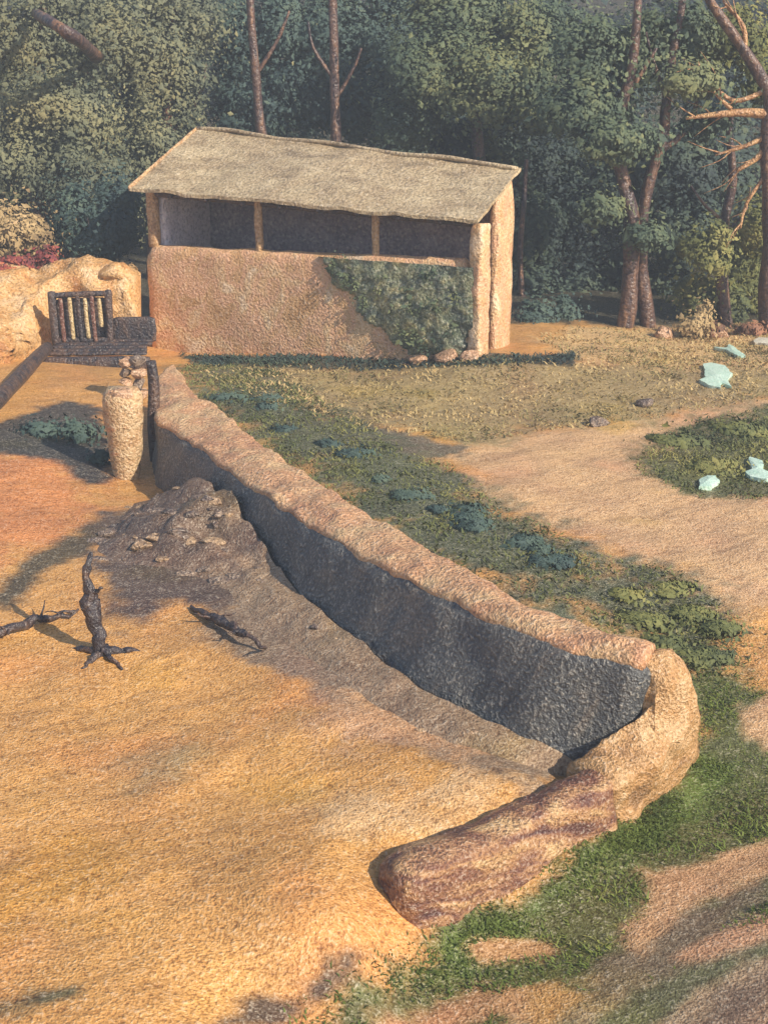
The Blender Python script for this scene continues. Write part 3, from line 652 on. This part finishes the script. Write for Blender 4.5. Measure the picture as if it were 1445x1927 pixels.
def scatter(poly, n, edge=.0):
    xs = [p[0] for p in poly]; yy = [p[1] for p in poly]
    x = rng.uniform(min(xs) - .2, max(xs) + .2, n * 3); y = rng.uniform(min(yy) - .2, max(yy) + .2, n * 3)
    d = dist_poly(x, y, poly) + rng.normal(size=n * 3) * .08
    clump = np.array([mnoise.noise(Vector((a * 1.4, b * 1.4, 3.0))) for a, b in zip(x, y)])
    k = (d > edge) & (clump > rng.uniform(-.7, .35, n * 3))
    x, y = x[k][:n], y[k][:n]
    return np.stack([x, y, tz(x, y)], 1)

# ------------------------------------------------------------------ the shed
U = np.array((.899, -.438)); Bk = np.array((.438, .899))
W0 = np.array((-5.75, 34.25))
def sp(u, d, z):
    """shed coordinates: u along the front, d back from the front face, z up"""
    p = W0 + U * u + Bk * d
    return (float(p[0]), float(p[1]), float(z))
LEN = 8.62
shed = empty('adobe_shed', sp(0, 0, -.2), 'long open-fronted adobe shed with a pale sloping roof below the wood', 'shed')
def sill(u): return 2.42 + .20 * u / LEN
def eave(u): return 3.78 - .30 * u / LEN
def depth(u): return 2.55 - .62 * u / LEN
def ridge(u): return 5.0 - .62 * u / LEN
# front wall
rings = []
for u in np.linspace(0, LEN - .15, 9):
    g = -1.0
    rings.append([sp(u, 0, g), sp(u, 0, sill(u)), sp(u, .38, sill(u)), sp(u, .38, g)])
loft('wall', rings, M['adobe'], shed, seg=.18, amp=.05, nscale=1.2, smooth_iter=1, seed=3)
# back wall (inner face in view between the posts)
rings = []
for u in np.linspace(.1, LEN - .1, 7):
    d = depth(u)
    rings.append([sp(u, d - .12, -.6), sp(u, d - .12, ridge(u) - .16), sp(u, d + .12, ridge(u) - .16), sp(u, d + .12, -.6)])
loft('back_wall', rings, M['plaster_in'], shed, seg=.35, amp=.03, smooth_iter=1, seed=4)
# left end wall
def endwall(name, u, th, mat, seed, inset=.02, d0=.0):
    n = 7; rings = []
    for i in range(n):
        d = d0 + (depth(u) - d0) * i / (n - 1)
        zt = eave(u) + (ridge(u) - eave(u)) * (d + .30) / (depth(u) + .30) - .13
        rings.append([sp(u - th / 2, d, -.8), sp(u - th / 2, d, zt), sp(u + th / 2, d, zt), sp(u + th / 2, d, -.8)])
    return loft(name, rings, mat, shed, seg=.2, amp=.03, smooth_iter=1, seed=seed)
endwall('end_wall', .16, .3, M['plaster_violet'], 5, d0=.42)
endwall('end_wall', LEN - .02, .24, M['adobe'], 6, d0=1.0)
# posts that carry the eave
for u, w, mt in ((.14, .26, 'post'), (3.1, .19, 'post'), (6.12, .17, 'redwood')):
    loft('post', [[sp(u - w / 2, .06, z), sp(u + w / 2, .06, z), sp(u + w / 2, .06 + w, z), sp(u - w / 2, .06 + w, z)] for z in (sill(u) - .05, (sill(u) + eave(u)) / 2, eave(u) + .02)], M[mt] if mt == 'post' else M['post'], shed, seg=.1, amp=.02, nscale=3, smooth_iter=1, seed=u)
# buttress on the right-hand corner
loft('buttress', [[sp(LEN - .16, -.06, z), sp(LEN + .14, -.08 - k * .04, z), sp(LEN + .15 + k * .03, .36, z), sp(LEN - .16, .36, z)] for z, k in ((-.4, 2.2), (1.0, 1.4), (2.4, .7), (3.38, 0))], M['adobe'], shed, seg=.07, amp=.05, nscale=2.2, smooth_iter=1, seed=8)
# roof sheet with thickness, ragged edges, slightly sagging
nu, nd = 46, 16
V, Fc = [], []
for side in (0, 1):
    for i in range(nu + 1):
        for j in range(nd + 1):
            fu, fd = i / nu, j / nd
            u = -.18 + (LEN + .30) * fu
            e, r, dp = eave(min(max(u, 0), LEN)), ridge(min(max(u, 0), LEN)), depth(min(max(u, 0), LEN)) + .22
            d = -.26 + (dp + .26) * fd
            z = e + (r - e) * fd + .02 - .07 * math.sin(fu * math.pi * 3) * math.sin(fd * math.pi)
            w = Vector((u * 1.1, d * 1.1, 0))
            z += mnoise.noise(w * .9) * .05 + mnoise.noise(w * 3) * .018
            if j == 0: d += mnoise.noise(Vector((u * 2.2, 1, 4))) * .05; z += mnoise.noise(Vector((u * 1.7, 9, 4))) * .05
            if j == nd: z += mnoise.noise(Vector((u * 1.3, 5, 4))) * .06
            if i in (0, nu): u += mnoise.noise(Vector((d * 2.5, 3, 1))) * .06
            V.append(sp(u, d, z - .075 * side))
N1 = (nu + 1) * (nd + 1)
def vid(s, i, j): return s * N1 + i * (nd + 1) + j
for i in range(nu):
    for j in range(nd):
        Fc.append((vid(0, i, j), vid(0, i + 1, j), vid(0, i + 1, j + 1), vid(0, i, j + 1)))
        Fc.append((vid(1, i, j + 1), vid(1, i + 1, j + 1), vid(1, i + 1, j), vid(1, i, j)))
for i in range(nu):
    for j, fl in ((0, 0), (nd, 1)):
        f = (vid(0, i, j), vid(1, i, j), vid(1, i + 1, j), vid(0, i + 1, j)); Fc.append(f[::-1] if fl else f)
for j in range(nd):
    for i, fl in ((0, 1), (nu, 0)):
        f = (vid(0, i, j), vid(1, i, j), vid(1, i, j + 1), vid(0, i, j + 1)); Fc.append(f[::-1] if fl else f)
roof = mesh('roof', V, Fc, M['roof'], shed, smooth=False)
# ridge roll, barge edge on the left rake, eave beam
ridge_pts = [(*sp(u, depth(min(max(u, 0), LEN)) + .16, ridge(min(max(u, 0), LEN)) + .06 +   .03 * math.sin(u * 2) - .03), .055) for u in np.linspace(-.15, LEN + .08, 12)]
tube('ridge_cap', ridge_pts, M['roof'], roof, sides=8, sub=3, amp=.3)
beam('barge_board', sp(-.19, -.28, eave(0) + .02), sp(-.19, depth(0) + .2, ridge(0) + .03), .06, .10, M['post'], roof, seed=2)
beam('eave_beam', sp(.0, .18, eave(0) - .13), sp(LEN - .1, .18, eave(LEN) - .13), .16, .14, M['darkwood'], shed, seed=3)
for u in np.linspace(.9, LEN - .8, 8):
    beam('rafter', sp(u, -.22, eave(u) - .13), sp(u, depth(u) - .15, ridge(u) - .26), .09, .12, M['darkwood'], shed, amp=.006, seed=u)

# overgrown bank of earth slumped against the right half of the front wall
BP = [(4.55, 2.75), (6.1, 2.8), (7.4, 2.8), (8.7, 2.8), (8.8, 1.82), (8.75, 1.23), (8.44, .85), (8.3, .35), (7.0, .3), (6.5, .75), (5.9, 1.24), (5.2, 1.86)]
us = np.linspace(4.2, 8.6, 70); zs = np.linspace(-.1, 2.46, 46)
UU, ZZ = np.meshgrid(us, zs)
dd = dist_poly(UU, ZZ, BP)
nz_ = fbm(UU, ZZ, 1.6, 2); nz2 = fbm(UU, ZZ, 5, 7)
out = np.where(dd + nz_ * .2 > 0, .06 + np.minimum(dd + nz_ * .2, .8) * .14 * (1.5 - .4 * ZZ) + nz_ * .05 + nz2 * .05, -.12)
V = [sp(u, -o, z) for u, o, z in zip(UU.ravel(), out.ravel(), ZZ.ravel())]
ii = np.arange(UU.size).reshape(UU.shape)
Fc = [tuple(int(q) for q in (ii[a, b], ii[a, b + 1], ii[a + 1, b + 1], ii[a + 1, b])) for a in range(45) for b in range(69)]
bank = empty('overgrown_bank', sp(6.8, -.6, .25), 'olive-green overgrown bank slumped against the right half of the shed front', 'bank')
mesh('earth', V, Fc, M['bank_green'], bank)
cl = []
for _ in range(60):
    u, z = rng.uniform(4.6, 8.5), rng.uniform(.4, 2.42)
    dd_ = float(dist_poly(np.array([u]), np.array([z]), BP)[0])
    if dd_ > .12:
        p = sp(u, -(.06 + min(dd_, .8) * .14 * (1.5 - .4 * z)), z); cl.append((*p, .36, .03, .26, 14))
leaves('foliage', cl, .085, LEAF['green'], bank)

# ------------------------------------------------------------------ the long adobe wall and its ruined return
lw = empty('adobe_wall', LONG_WALL[5][2], 'long thick adobe wall running diagonally from the shed, shaded near face and sunlit top', 'wall')
rings, caps = [], []
for k, (it, ot, ib) in enumerate(LONG_WALL):
    t = k / (len(LONG_WALL) - 1)
    it, ot, ib = Vector(it), Vector(ot), Vector(ib)
    ot = it + (ot - it) * (.92 - .28 * (1 - t))
    n = Vector(((ot - it).x, (ot - it).y, 0)).normalized()
    bo = ot + n * .10
    rings.append([(ib.x, ib.y, ib.z - .35), (it.x, it.y, it.z - .03), (ot.x, ot.y, ot.z - .05), (bo.x, bo.y, -.5)])
    ci, co, mid = it + n * .02, ot + n * .04, (it + ot) / 2
    caps.append([(ci.x, ci.y, it.z - .10), (ci.x, ci.y, it.z + .01), (mid.x, mid.y, max(it.z, ot.z) + .03), (co.x, co.y, ot.z + .0), (co.x, co.y, ot.z - .18)])
loft('wall', rings, M['adobe_shade'], lw, seg=.11, amp=.07, nscale=1.7, smooth_iter=1, seed=12)
loft('lit_cap', caps[:-1], M['adobe_lit'], lw, seg=.09, amp=.075, nscale=1.7, smooth_iter=1, seed=12)  # cap layer added to carry the colour of the sunlit top

cw = empty('adobe_wall', (2.75, 13.0, -.5), 'broken sunlit corner stub where the long wall turns and steps down', 'wall')
def cring(cx, cy, nxy, th, top, bot, slope=0.0):
    n = Vector((nxy[0], nxy[1], 0)).normalized()
    c = Vector((cx, cy, 0))
    i, o = c - n * th / 2, c + n * th / 2
    return [(i.x, i.y, bot), (i.x, i.y, top - slope), (c.x, c.y, top + .04), (o.x, o.y, top - slope * .5), (o.x + n.x * .08, o.y + n.y * .08, bot)]
on = (.65, -.76)
rings = []
for it, ot, ob in CORNER:
    it, ot = Vector(it), Vector(ot)
    n = Vector(((ot - it).x, (ot - it).y, 0)).normalized()
    ob = Vector(ob) if ob else ot + n * .10
    mid = (it + ot) / 2
    rings.append([(it.x - n.x * .05, it.y - n.y * .05, -.5), tuple(it), (mid.x, mid.y, (it.z + ot.z) / 2 + .08), tuple(ot), (ob.x, ob.y, -.8)])
loft('wall', rings, M['adobe_corner'], cw, seg=.065, amp=.085, nscale=2.7, smooth_iter=1, seed=15)

lo = empty('adobe_wall', (1.1, 11.7, -.5), 'low ruined reddish wall edging the sandy yard above the grass', 'wall')
loft('wall', [cring(2.16, 12.44, on, .46, .16, -.8, .04), cring(1.75, 12.10, on, .48, .14, -.8, .04), cring(1.15, 11.62, on, .50, .13, -.8, .04), cring(.60, 11.16, on, .54, .15, -.8, .05), cring(.30, 10.92, on, .58, .18, -.8, .05), cring(.12, 10.77, on, .56, .15, -.8, .06), cring(.05, 10.71, on, .48, .10, -.8, .05)],
     M['adobe_dark'], lo, seg=.065, amp=.055, nscale=2.2, smooth_iter=1, seed=22)

# ------------------------------------------------------------------ left: bank wall, gate, footbridge, pillar
bw = empty('adobe_wall', (-8, 34, .2), 'sunlit orange bank wall at the left edge behind the slatted gate', 'wall')
rings = []
for x in np.linspace(-12.5, -6.0, 16):
    k = min(max((-7.75 - x) / .9, 0), 1); k = k * k * (3 - 2 * k)
    yb = 33.45 - 5.6 * k
    zb = gz(x, yb)
    rings.append([(x, yb - .2, zb - .5), (x, yb, zb + .12 * k), (x, 33.4 - 1.8 * k, zb + (1.45 - zb) * .72 + .10 * math.sin(x * 3)), (x, 33.75, 1.93 + .12 * math.sin(x * 1.7)), (x, 34.6, 1.95 + .1 * math.sin(x * 2.3)), (x, 34.9, -.6)])
loft('wall', rings, M['adobe_rust'], bw, seg=.16, amp=.22, nscale=1.6, smooth_iter=1, seed=31)
tag(rock('boulder', (-6.42, 33.9, 1.80), (.40, .40, .28), M['adobe_rust'], seed=4, sub=3), 'rounded pale boulder on top of the left bank wall', 'boulder')

gate = empty('slatted_gate', (-6.97, 32.2, .35), 'small dark wooden gate with pale slats in front of the left bank', 'gate')
gy_ = 32.2
beam('post', (-7.58, gy_, .1), (-7.62, gy_, 1.64), .20, .2, M['darkwood'], gate, seed=1)
beam('post', (-6.34, gy_, .2), (-6.32, gy_, 1.68), .17, .18, M['darkwood'], gate, seed=2)
beam('rail', (-7.6, gy_ - .02, 1.56), (-6.32, gy_ - .02, 1.62), .13, .13, M['darkwood'], gate, seed=3)
beam('rail', (-7.58, gy_ - .02, .52), (-6.3, gy_ - .02, .52), .13, .16, M['darkwood'], gate, seed=4)
for x, mt, z0, z1 in ((-7.38, 'redwood', .5, 1.5), (-7.17, 'paleslat', .55, 1.52), (-6.98, 'darkwood', .5, 1.55), (-6.82, 'paleslat', .58, 1.5), (-6.66, 'redwood', .5, 1.55), (-6.50, 'paleslat', .85, 1.5)):
    beam('slat', (x, gy_ - .08, z0), (x - .03, gy_ - .08, z1), .05, .10, M[mt], gate, seed=x, amp=.008)
mesh_back = beam('back_board', (-7.55, gy_ + .1, 1.02), (-6.34, gy_ + .1, 1.02), .05, .95, M['darkwood'], gate, seed=7)

fb = empty('footbridge', (-6.5, 31.6, .2), 'dark timber footbridge deck between the gate and the shed corner', 'footbridge')
for k in range(5):
    y = 31.25 + k * .26
    beam('plank', (-7.6 + .05 * (k % 2), y, .40 + .02 * k), (-5.35 - .04 * (k % 3), y, .42 + .02 * k), .23, .09, M['darkwood'], fb, seed=k)
beam('side_beam', (-7.65, 31.08, .20), (-5.25, 31.08, .22), .16, .34, M['darkwood'], fb, seed=11)
beam('side_board', (-6.3, 32.35, .72), (-5.3, 32.35, .74), .06, .62, M['darkwood'], fb, seed=12)
for x in (-7.4, -5.6):
    beam('leg', (x, 31.2, -.5), (x, 31.2, .12), .2, .2, M['darkwood'], fb, seed=x)

tag(tube('timber', [(-7.5, 30.9, .62, .13), (-7.3, 28.9, .75, .15), (-7.15, 26.6, .82, .15), (-7.0, 24.4, .88, .14), (-7.1, 22.9, .85, .12)], M['darkwood'], seed=3), 'long dark timber lying from the footbridge down to the left edge', 'timber')

pil = empty('stone_pillar', (-4.26, 22.3, .1), 'pale stone pillar wide at the top and narrow at the foot', 'pillar')
rings = []
for z, r, dx in ((.0, .19, -.02), (.3, .24, -.01), (.7, .30, 0), (1.1, .345, 0), (1.4, .37, .01), (1.6, .36, .01), (1.70, .29, .02)):
    rings.append([(-4.27 + dx + r * math.cos(a) * (1.0), 22.4 + r * math.sin(a) * .9, z) for a in [2 * math.pi * i / 8 for i in range(8)]])
loft('shaft', rings, M['stone_pale'], pil, seg=.09, amp=.035, nscale=3, smooth_iter=1, seed=41)
rock('cap_stone', (-4.24, 22.35, 1.62), (.24, .26, .12), M['rock_pink'], pil, seed=9)

stub = empty('brick_stub', (-5.0, 27.2, .2), 'small reddish masonry stub under the footbridge above the pillar', 'masonry')
for k in range(4):
    for j in range(2):
        shard('stone', (-5.12 + j * .27, 27.3, .42 + k * .22), (.19, .22, .14), M['rock_pink'] if (k + j) % 2 else M['rock'], stub, seed=k * 2 + j + 60)

tag(tube('post', [(-3.92, 23.3, -.1, .10), (-3.94, 23.3, .8, .11), (-3.90, 23.32, 1.5, .10), (-3.92, 23.3, 1.95, .085)], M['darkwood'], seed=5), 'dark upright timber post between the pillar and the wall end', 'post')

# rubble heap below the wall end
heap = empty('rubble_heap', (-2.9, 17.6, .2), 'grey-brown heap of earth and stones spilling below the wall', 'rubble')
foot = np.array([w[2] for w in LONG_WALL])
seglen = np.r_[0, np.cumsum(np.linalg.norm(np.diff(foot[:, :2], axis=0), axis=1))]
def heap_at(t, s):
    """t along the wall foot 0..1, s away from it 0..1"""
    q = seglen[1] + .9 + t * (seglen[-2] - seglen[1] - .9)
    fx, fy = np.interp(q, seglen, foot[:, 0]), np.interp(q, seglen, foot[:, 1])
    w = 1.0 + 1.25 * math.exp(-((t - .20) / .13) ** 2) - .45 * t
    h = .22 + .50 * math.exp(-((t - .20) / .13) ** 2) - .10 * t
    h *= min(1, t / .08 + .1)
    x, y = fx + .12 - (.86 * s * w), fy + .10 - (.50 * s * w)
    p = Vector((x, y, 0))
    k = max(0, 1 - s) ** 1.35
    z = h * k * (1 + .55 * mnoise.noise(p * 1.5)) + (mnoise.noise(p * 2.9) * .16 + mnoise.noise(p * 7) * .06) * min(1, h * 2.2) * min(1, k * 3)
    return x, y, gz(x, y) + z + .03 - .10 * s ** 3
hv, hf = [], []
na, nr_ = 120, 18
for i in range(na + 1):
    wv = mnoise.noise(Vector((i * .16, 2, 2))) * .22
    for j in range(nr_ + 1):
        hv.append(heap_at(i / na, j / nr_ * (1 + wv)))
for i in range(na):
    for j in range(nr_):
        a = i * (nr_ + 1) + j
        hf.append((a, a + 1, a + nr_ + 2, a + nr_ + 1))
earth = mesh('earth', hv, hf, M['ground'], heap)
ca = earth.data.color_attributes.new('zone', 'FLOAT_COLOR', 'POINT')
soil_shade = []
for i in range(na + 1):
    for j in range(nr_ + 1):
        k = min(max((i / na - .26 + .12 * mnoise.noise(Vector((i * .13, j * .3, 4)))) / .16, 0), 1)
        q = .5 + .5 * mnoise.noise(Vector((i * .21, j * .45, 9)))
        a_, b_ = np.array((.075, .055, .055)) * (1 - q) + np.array((.24, .155, .10)) * q, np.array((.30, .205, .13))  # dark earth at the far end, with ground shadow mixed into its colour
        soil_shade += [*(a_ * (1 - k) + b_ * k), 1.0]
ca.data.foreach_set('color', soil_shade)
for k in range(48):
    t_, s_ = min(.95, max(.02, random.gauss(.21, .12) if k < 38 else random.uniform(.3, .9))), random.uniform(.12, .95)
    x, y, z = heap_at(t_, s_)
    s = random.uniform(.05, .19) * (.85 if k < 38 else .5)
    shard('stone', (x, y, z - s * .12), (s * random.uniform(.9, 1.7), s, s * random.uniform(.4, .8)), M['heap_stone'] if k % 3 == 0 else M['rock'], heap, seed=k)

st = empty('tree_stump', (-3.4, 15.4, .1), 'charred broken stump standing at the left foot of the rubble heap', 'stump')
def gnarl(pts, n=14, wob=.05, seed=0, ends=(.6, .35)):
    """a knotted, kinked run of timber through the given points"""
    P_ = np.array(pts, float); q = np.linspace(0, len(P_) - 1, n); out_ = []
    for k, u in enumerate(q):
        p = np.array([np.interp(u, range(len(P_)), P_[:, c]) for c in range(4)])
        v = mnoise.noise_vector(Vector((k * .9, seed, 1.3)))
        p[:3] += np.array(v) * wob
        p[3] *= 1 + .55 * mnoise.noise(Vector((k * 1.3, seed, 5)))
        out_.append(tuple(p))
    return out_
tube('trunk', gnarl([(-3.33, 15.33, -.05, .12), (-3.38, 15.38, .30, .075), (-3.46, 15.45, .70, .09), (-3.52, 15.52, 1.08, .05), (-3.46, 15.62, 1.36, .02)], 16, .05, 3), M['darkwood'], st, sides=9, sub=2, amp=.6, seed=8)
for k, (a, L_, r0) in enumerate(((.3, .55, .06), (2.7, .6, .06), (4.2, .4, .05), (1.5, .35, .05), (5.4, .45, .04))):
    tube('root', gnarl([(-3.33, 15.33, .20, r0), (-3.33 + math.cos(a) * L_ * .45, 15.33 + math.sin(a) * L_ * .45, .15, r0 * .7), (-3.33 + math.cos(a) * L_, 15.33 + math.sin(a) * L_, .10, .012)], 8, .04, k + 20), M['darkwood'], st, sides=7, sub=2, amp=.5, seed=k)
for k, (z0_, dx, dz) in enumerate(((.86, .16, .12), (.55, -.10, .16))):
    tube('branch', gnarl([(-3.46, 15.45, z0_, .035), (-3.46 + dx * .5, 15.42, z0_ + dz * .4, .028), (-3.46 + dx, 15.38, z0_ + dz, .008)], 7, .04, k + 40), M['darkwood'], st, sides=6, sub=2, amp=.5, seed=k)

def deadwood(pts, label, seed):
    e = empty('fallen_branch', pts[0][:3], label, 'branch')
    lb = tube('bough', gnarl(pts, 16, .07, seed), M['darkwood'], e, sides=8, sub=2, amp=.6, seed=seed)
    for k in range(4):
        p = np.array(pts[1 + k % (len(pts) - 1)], float)
        d_ = np.array((rng.uniform(-.35, .35), rng.uniform(-.3, .3), rng.uniform(.02, .16)))
        tube('twig', gnarl([(*p[:3], .022), (*(p[:3] + d_ * .5), .015), (*(p[:3] + d_), .005)], 6, .03, seed + k), M['darkwood'], e, sides=5, sub=2, amp=.4, seed=k)
deadwood([(-5.0, 15.5, .26, .05), (-4.55, 15.75, .27, .065), (-4.25, 16.12, .27, .045), (-3.85, 16.35, .26, .015)], 'dark fallen branch on the sand at the left edge', 12)
deadwood([(-2.45, 16.55, .28, .025), (-2.1, 16.12, .29, .055), (-1.75, 15.72, .26, .05), (-1.4, 15.4, .18, .012)], 'short dark branch on the sand right of the rubble heap', 13)

# ------------------------------------------------------------------ loose stones
for (x, y, r, mt, lab) in [(.75, 30.75, .24, 'rock_pink', 'pink stone at the foot of the overgrown bank, leftmost of three'),
                           (1.35, 30.45, .30, 'rock_pink', 'larger pink stone at the foot of the overgrown bank, middle of three'),
                           (1.85, 30.2, .24, 'rock_pink', 'pink stone against the shed buttress, rightmost of three'),
                           (6.9, 34.3, .30, 'rock_pink', 'pinkish boulder right of the slender trunk at the wood edge'),
                           (8.25, 34.3, .26, 'rock_pink', 'pinkish boulder left of the third trunk from the right'),
                           (4.1, 26.1, .20, 'rock', 'small grey stone on the dry grass above the path'),
                           (5.2, 27.4, .20, 'rock', 'dark stone in the dry grass further up the slope')]:
    tag(shard('stone', (x, y, gz(x, y) + r * .25), (r * 1.2, r, r * .8), M[mt], seed=x * 3 + y), lab, 'stone')

# pale flakes lying on the grass at the right
def flake(outline, z, mat, label, th=.03):
    n = len(outline)
    P_ = []
    for i in range(n):
        a, b = Vector((*outline[i], 0)), Vector((*outline[(i + 1) % n], 0))
        for j in range(4):
            p = a.lerp(b, j / 4); p += Vector(mnoise.noise_vector(p * 5)) * .05; P_.append((p.x, p.y))
    V = [(x, y, gz(x, y) + z) for x, y in P_] + [(x, y, gz(x, y) + z - .25) for x, y in P_]
    m = len(P_)
    c = np.mean(P_, 0); V.append((c[0], c[1], gz(c[0], c[1]) + z + th))
    Fc = [(i, (i + 1) % m, 2 * m) for i in range(m)] + [(i + m, (i + 1) % m + m, (i + 1) % m, i) for i in range(m)]
    tag(mesh('pale_flake', V, Fc, mat, smooth=False), label, 'flake', 'pale flakes on the grass')
def blot(cx, cy, pts): return [(cx + a, cy + b) for a, b in pts]
FLK = [
 (blot(7.08, 29.7, [(-.30, -.95), (-.12, -1.15), (.02, -.75), (.16, -1.05), (.2, -.4), (.42, .1), (.45, .85), (.2, 1.15), (.0, 1.0), (-.1, .4), (-.22, -.25), (-.4, -.5)]), M['mint'], 'largest pale mint flake, on the dry grass near the wood'),
 (blot(8.05, 32.4, [(-.26, .35), (.0, .25), (.2, .7), (.2, -.2), (.24, -.75), (.02, -.7), (-.05, -.1)]), M['mint'], 'small mint flake just above the largest one'),
 (blot(9.15, 33.5, [(-.3, -.2), (0, -.4), (.5, -.3), (.5, .3), (0, .4), (-.2, .2)]), M['white'], 'chalky white flake at the right edge below the trunks'),
 (blot(5.32, 22.2, [(-.17, -.28), (.0, -.3), (.2, .0), (.22, .3), (.05, .32), (-.1, .05)]), M['mint'], 'lone oval mint flake at the bottom of the green patch'),
 (blot(6.3, 22.9, [(-.2, -.45), (.05, -.6), (.25, -.3), (.15, 0), (.25, .55), (.1, .8), (-.02, .4), (-.05, .0), (-.24, -.1)]), M['mint'], 'jagged mint flake at the right end of the green patch')]
for o_, mt, lab in FLK: flake(o_, .07, mt, lab)

# ------------------------------------------------------------------ trees and shrubs
SIZE = {'khaki': .11, 'teal': .12, 'green': .115, 'dark': .14, 'olive': .105, 'tan': .085, 'red': .09, 'rust': .085}
for name, label, cat, kind, trunk, limbs, clusters in TREES:
    x, y, z, w = trunk[0]
    z0 = gz(x, y)
    t = empty(name, (x, y, z0), label, cat, 'trees of the wood')
    pts = [(trunk[0][0], trunk[0][1], min(z0, trunk[0][2]) - .4, trunk[0][3] * 1.15)] + trunk
    tube('trunk', pts, M['bark'], t, sides=11, amp=.25, seed=x)
    for k, l in enumerate(limbs):
        lb = tube('limb', l, M['twig'] if 'twigs' in label else M['bark'], t, sides=7, amp=.3, seed=x + k)
        if 'twigs' in label:
            for q in range(4):
                f_ = .35 + .18 * q
                a_, b_ = np.array(l[int(f_ * (len(l) - 1))]), np.array(l[min(int(f_ * (len(l) - 1)) + 1, len(l) - 1)])
                p_ = a_ + (b_ - a_) * ((f_ * (len(l) - 1)) % 1)
                dr = (b_ - a_)[:3]; dr = dr / (np.linalg.norm(dr) + 1e-6)
                e_ = dr * .55 + np.array((rng.uniform(-.3, .1), rng.uniform(-.3, .3), rng.uniform(-.55, .55)))
                tube('twig', [(*p_[:3], .022), (*(p_[:3] + e_ * .5 + rng.normal(size=3) * .06), .016), (*(p_[:3] + e_ * 1.1), .006)], M['twig'], lb, sides=5, sub=3)
    leaves('crown', clusters, SIZE[kind], LEAF[kind], t)

def groundsize(clusters): return .075 + .004 * clusters[0][1]
for name, label, cat, kind, clusters in SHRUBS:
    x, y, z = clusters[0][:3]
    s = empty(name, (x, y, gz(x, y)), label, cat)
    sz = .85 * min(.125, groundsize(clusters) * (.55 if y < 32 else .7))
    leaves('foliage', clusters, sz, LEAF[kind], s, droop=0)
    for k in range(4):
        a = k * 1.7 + x
        c = clusters[k % len(clusters)]
        tube('stem', [(c[0] + .05 * math.cos(a), c[1] + .05 * math.sin(a), gz(c[0], c[1]) - .1, .025), (c[0] + .12 * math.cos(a), c[1] + .1 * math.sin(a), (c[2] + gz(c[0], c[1])) / 2, .02), (c[0] + c[3] * .5 * math.cos(a), c[1] + c[4] * .5 * math.sin(a), c[2] + c[5] * .5, .008)], M['bark'], s, sides=5, sub=2)

# far wood on the rising slope: one dark mass
cl = []
for row, (yy, n) in enumerate(((46, 15), (50, 15), (55, 14), (62, 14), (70, 14))):
    for i in range(n):
        x = (i - (n - 1) / 2) * (yy * .075) + rng.uniform(-.8, .8)
        y = yy + rng.uniform(-1.5, 1.5)
        h = rng.uniform(5, 8)
        cl.append((x, y, gz(x, y) + h * .45, 2.1, 1.8, h * .55, 1500 if row < 2 else 900))
tag(leaves('wood', cl, .22, LEAF['dark'], mult=2.2), 'dark wood massed on the slope behind the trees', 'wood', kind='stuff')

# ------------------------------------------------------------------ grass
BARE = [ZONES[k][2] for k in (10, 11, 12, 13, 14, 15)]
def thin(P_):
    k = np.ones(len(P_), bool)
    for po in BARE: k &= ~(dist_poly(P_[:, 0], P_[:, 1], po) > -.03)
    return P_[k]
tag(blades('grass', thin(np.concatenate([scatter(ZONES[8][2], 30000), scatter(ZONES[9][2], 20000)])), .012, .050, .008, M['grass_green'], lean=1.8), 'short green grass in the hollow along the ruined wall', 'grass', kind='stuff')
tag(blades('grass', np.concatenate([scatter(ZONES[5][2], 20000), scatter(ZONES[6][2], 9000)]), .02, .07, .014, LEAF['olive'], lean=1.6), 'dark olive grass beyond the long wall', 'grass', kind='stuff')
tag(blades('dry_grass', np.concatenate([scatter(ZONES[1][2], 12000), scatter(ZONES[2][2], 4500)]), .02, .08, .018, M['grass_olive'], lean=1.6), 'dry tan grass between the shed and the wood', 'grass', kind='stuff')
tag(blades('grass', scatter(ZONES[3][2], 6000), .04, .11, .020, LEAF['dark'], lean=1.5), 'dark grass strip added as the shadow line along the foot of the shed', 'grass', kind='stuff')  # dark blades stand in for shade along the wall foot

# ------------------------------------------------------------------ the air: one even box of haze round everything
hz = NT('haze_air')
for nd in list(hz.t.nodes):
    if nd.type == 'BSDF_PRINCIPLED': hz.t.nodes.remove(nd)
vol = hz.n('ShaderNodeVolumePrincipled')
vol.inputs['Color'].default_value = (.80, .88, 1.0, 1)
vol.inputs['Density'].default_value = .0026
hz.l(vol.outputs[0], hz.t.nodes['Material Output'].inputs['Volume'])
x0, x1, y0, y1, z0, z1 = float(gx[0]) - 5, float(gx[-1]) + 5, float(gy[0]) - 5, float(gy[-1]) + 5, float(Z.min()) - 1.0, 30.0
tag(mesh('haze', [(x0, y0, z0), (x1, y0, z0), (x1, y1, z0), (x0, y1, z0), (x0, y0, z1), (x1, y0, z1), (x1, y1, z1), (x0, y1, z1)],
    [(0, 3, 2, 1), (4, 5, 6, 7), (0, 1, 5, 4), (1, 2, 6, 5), (2, 3, 7, 6), (3, 0, 4, 7)], hz.m, smooth=False), 'pale blue haze filling the air of the valley', 'haze', kind='stuff')
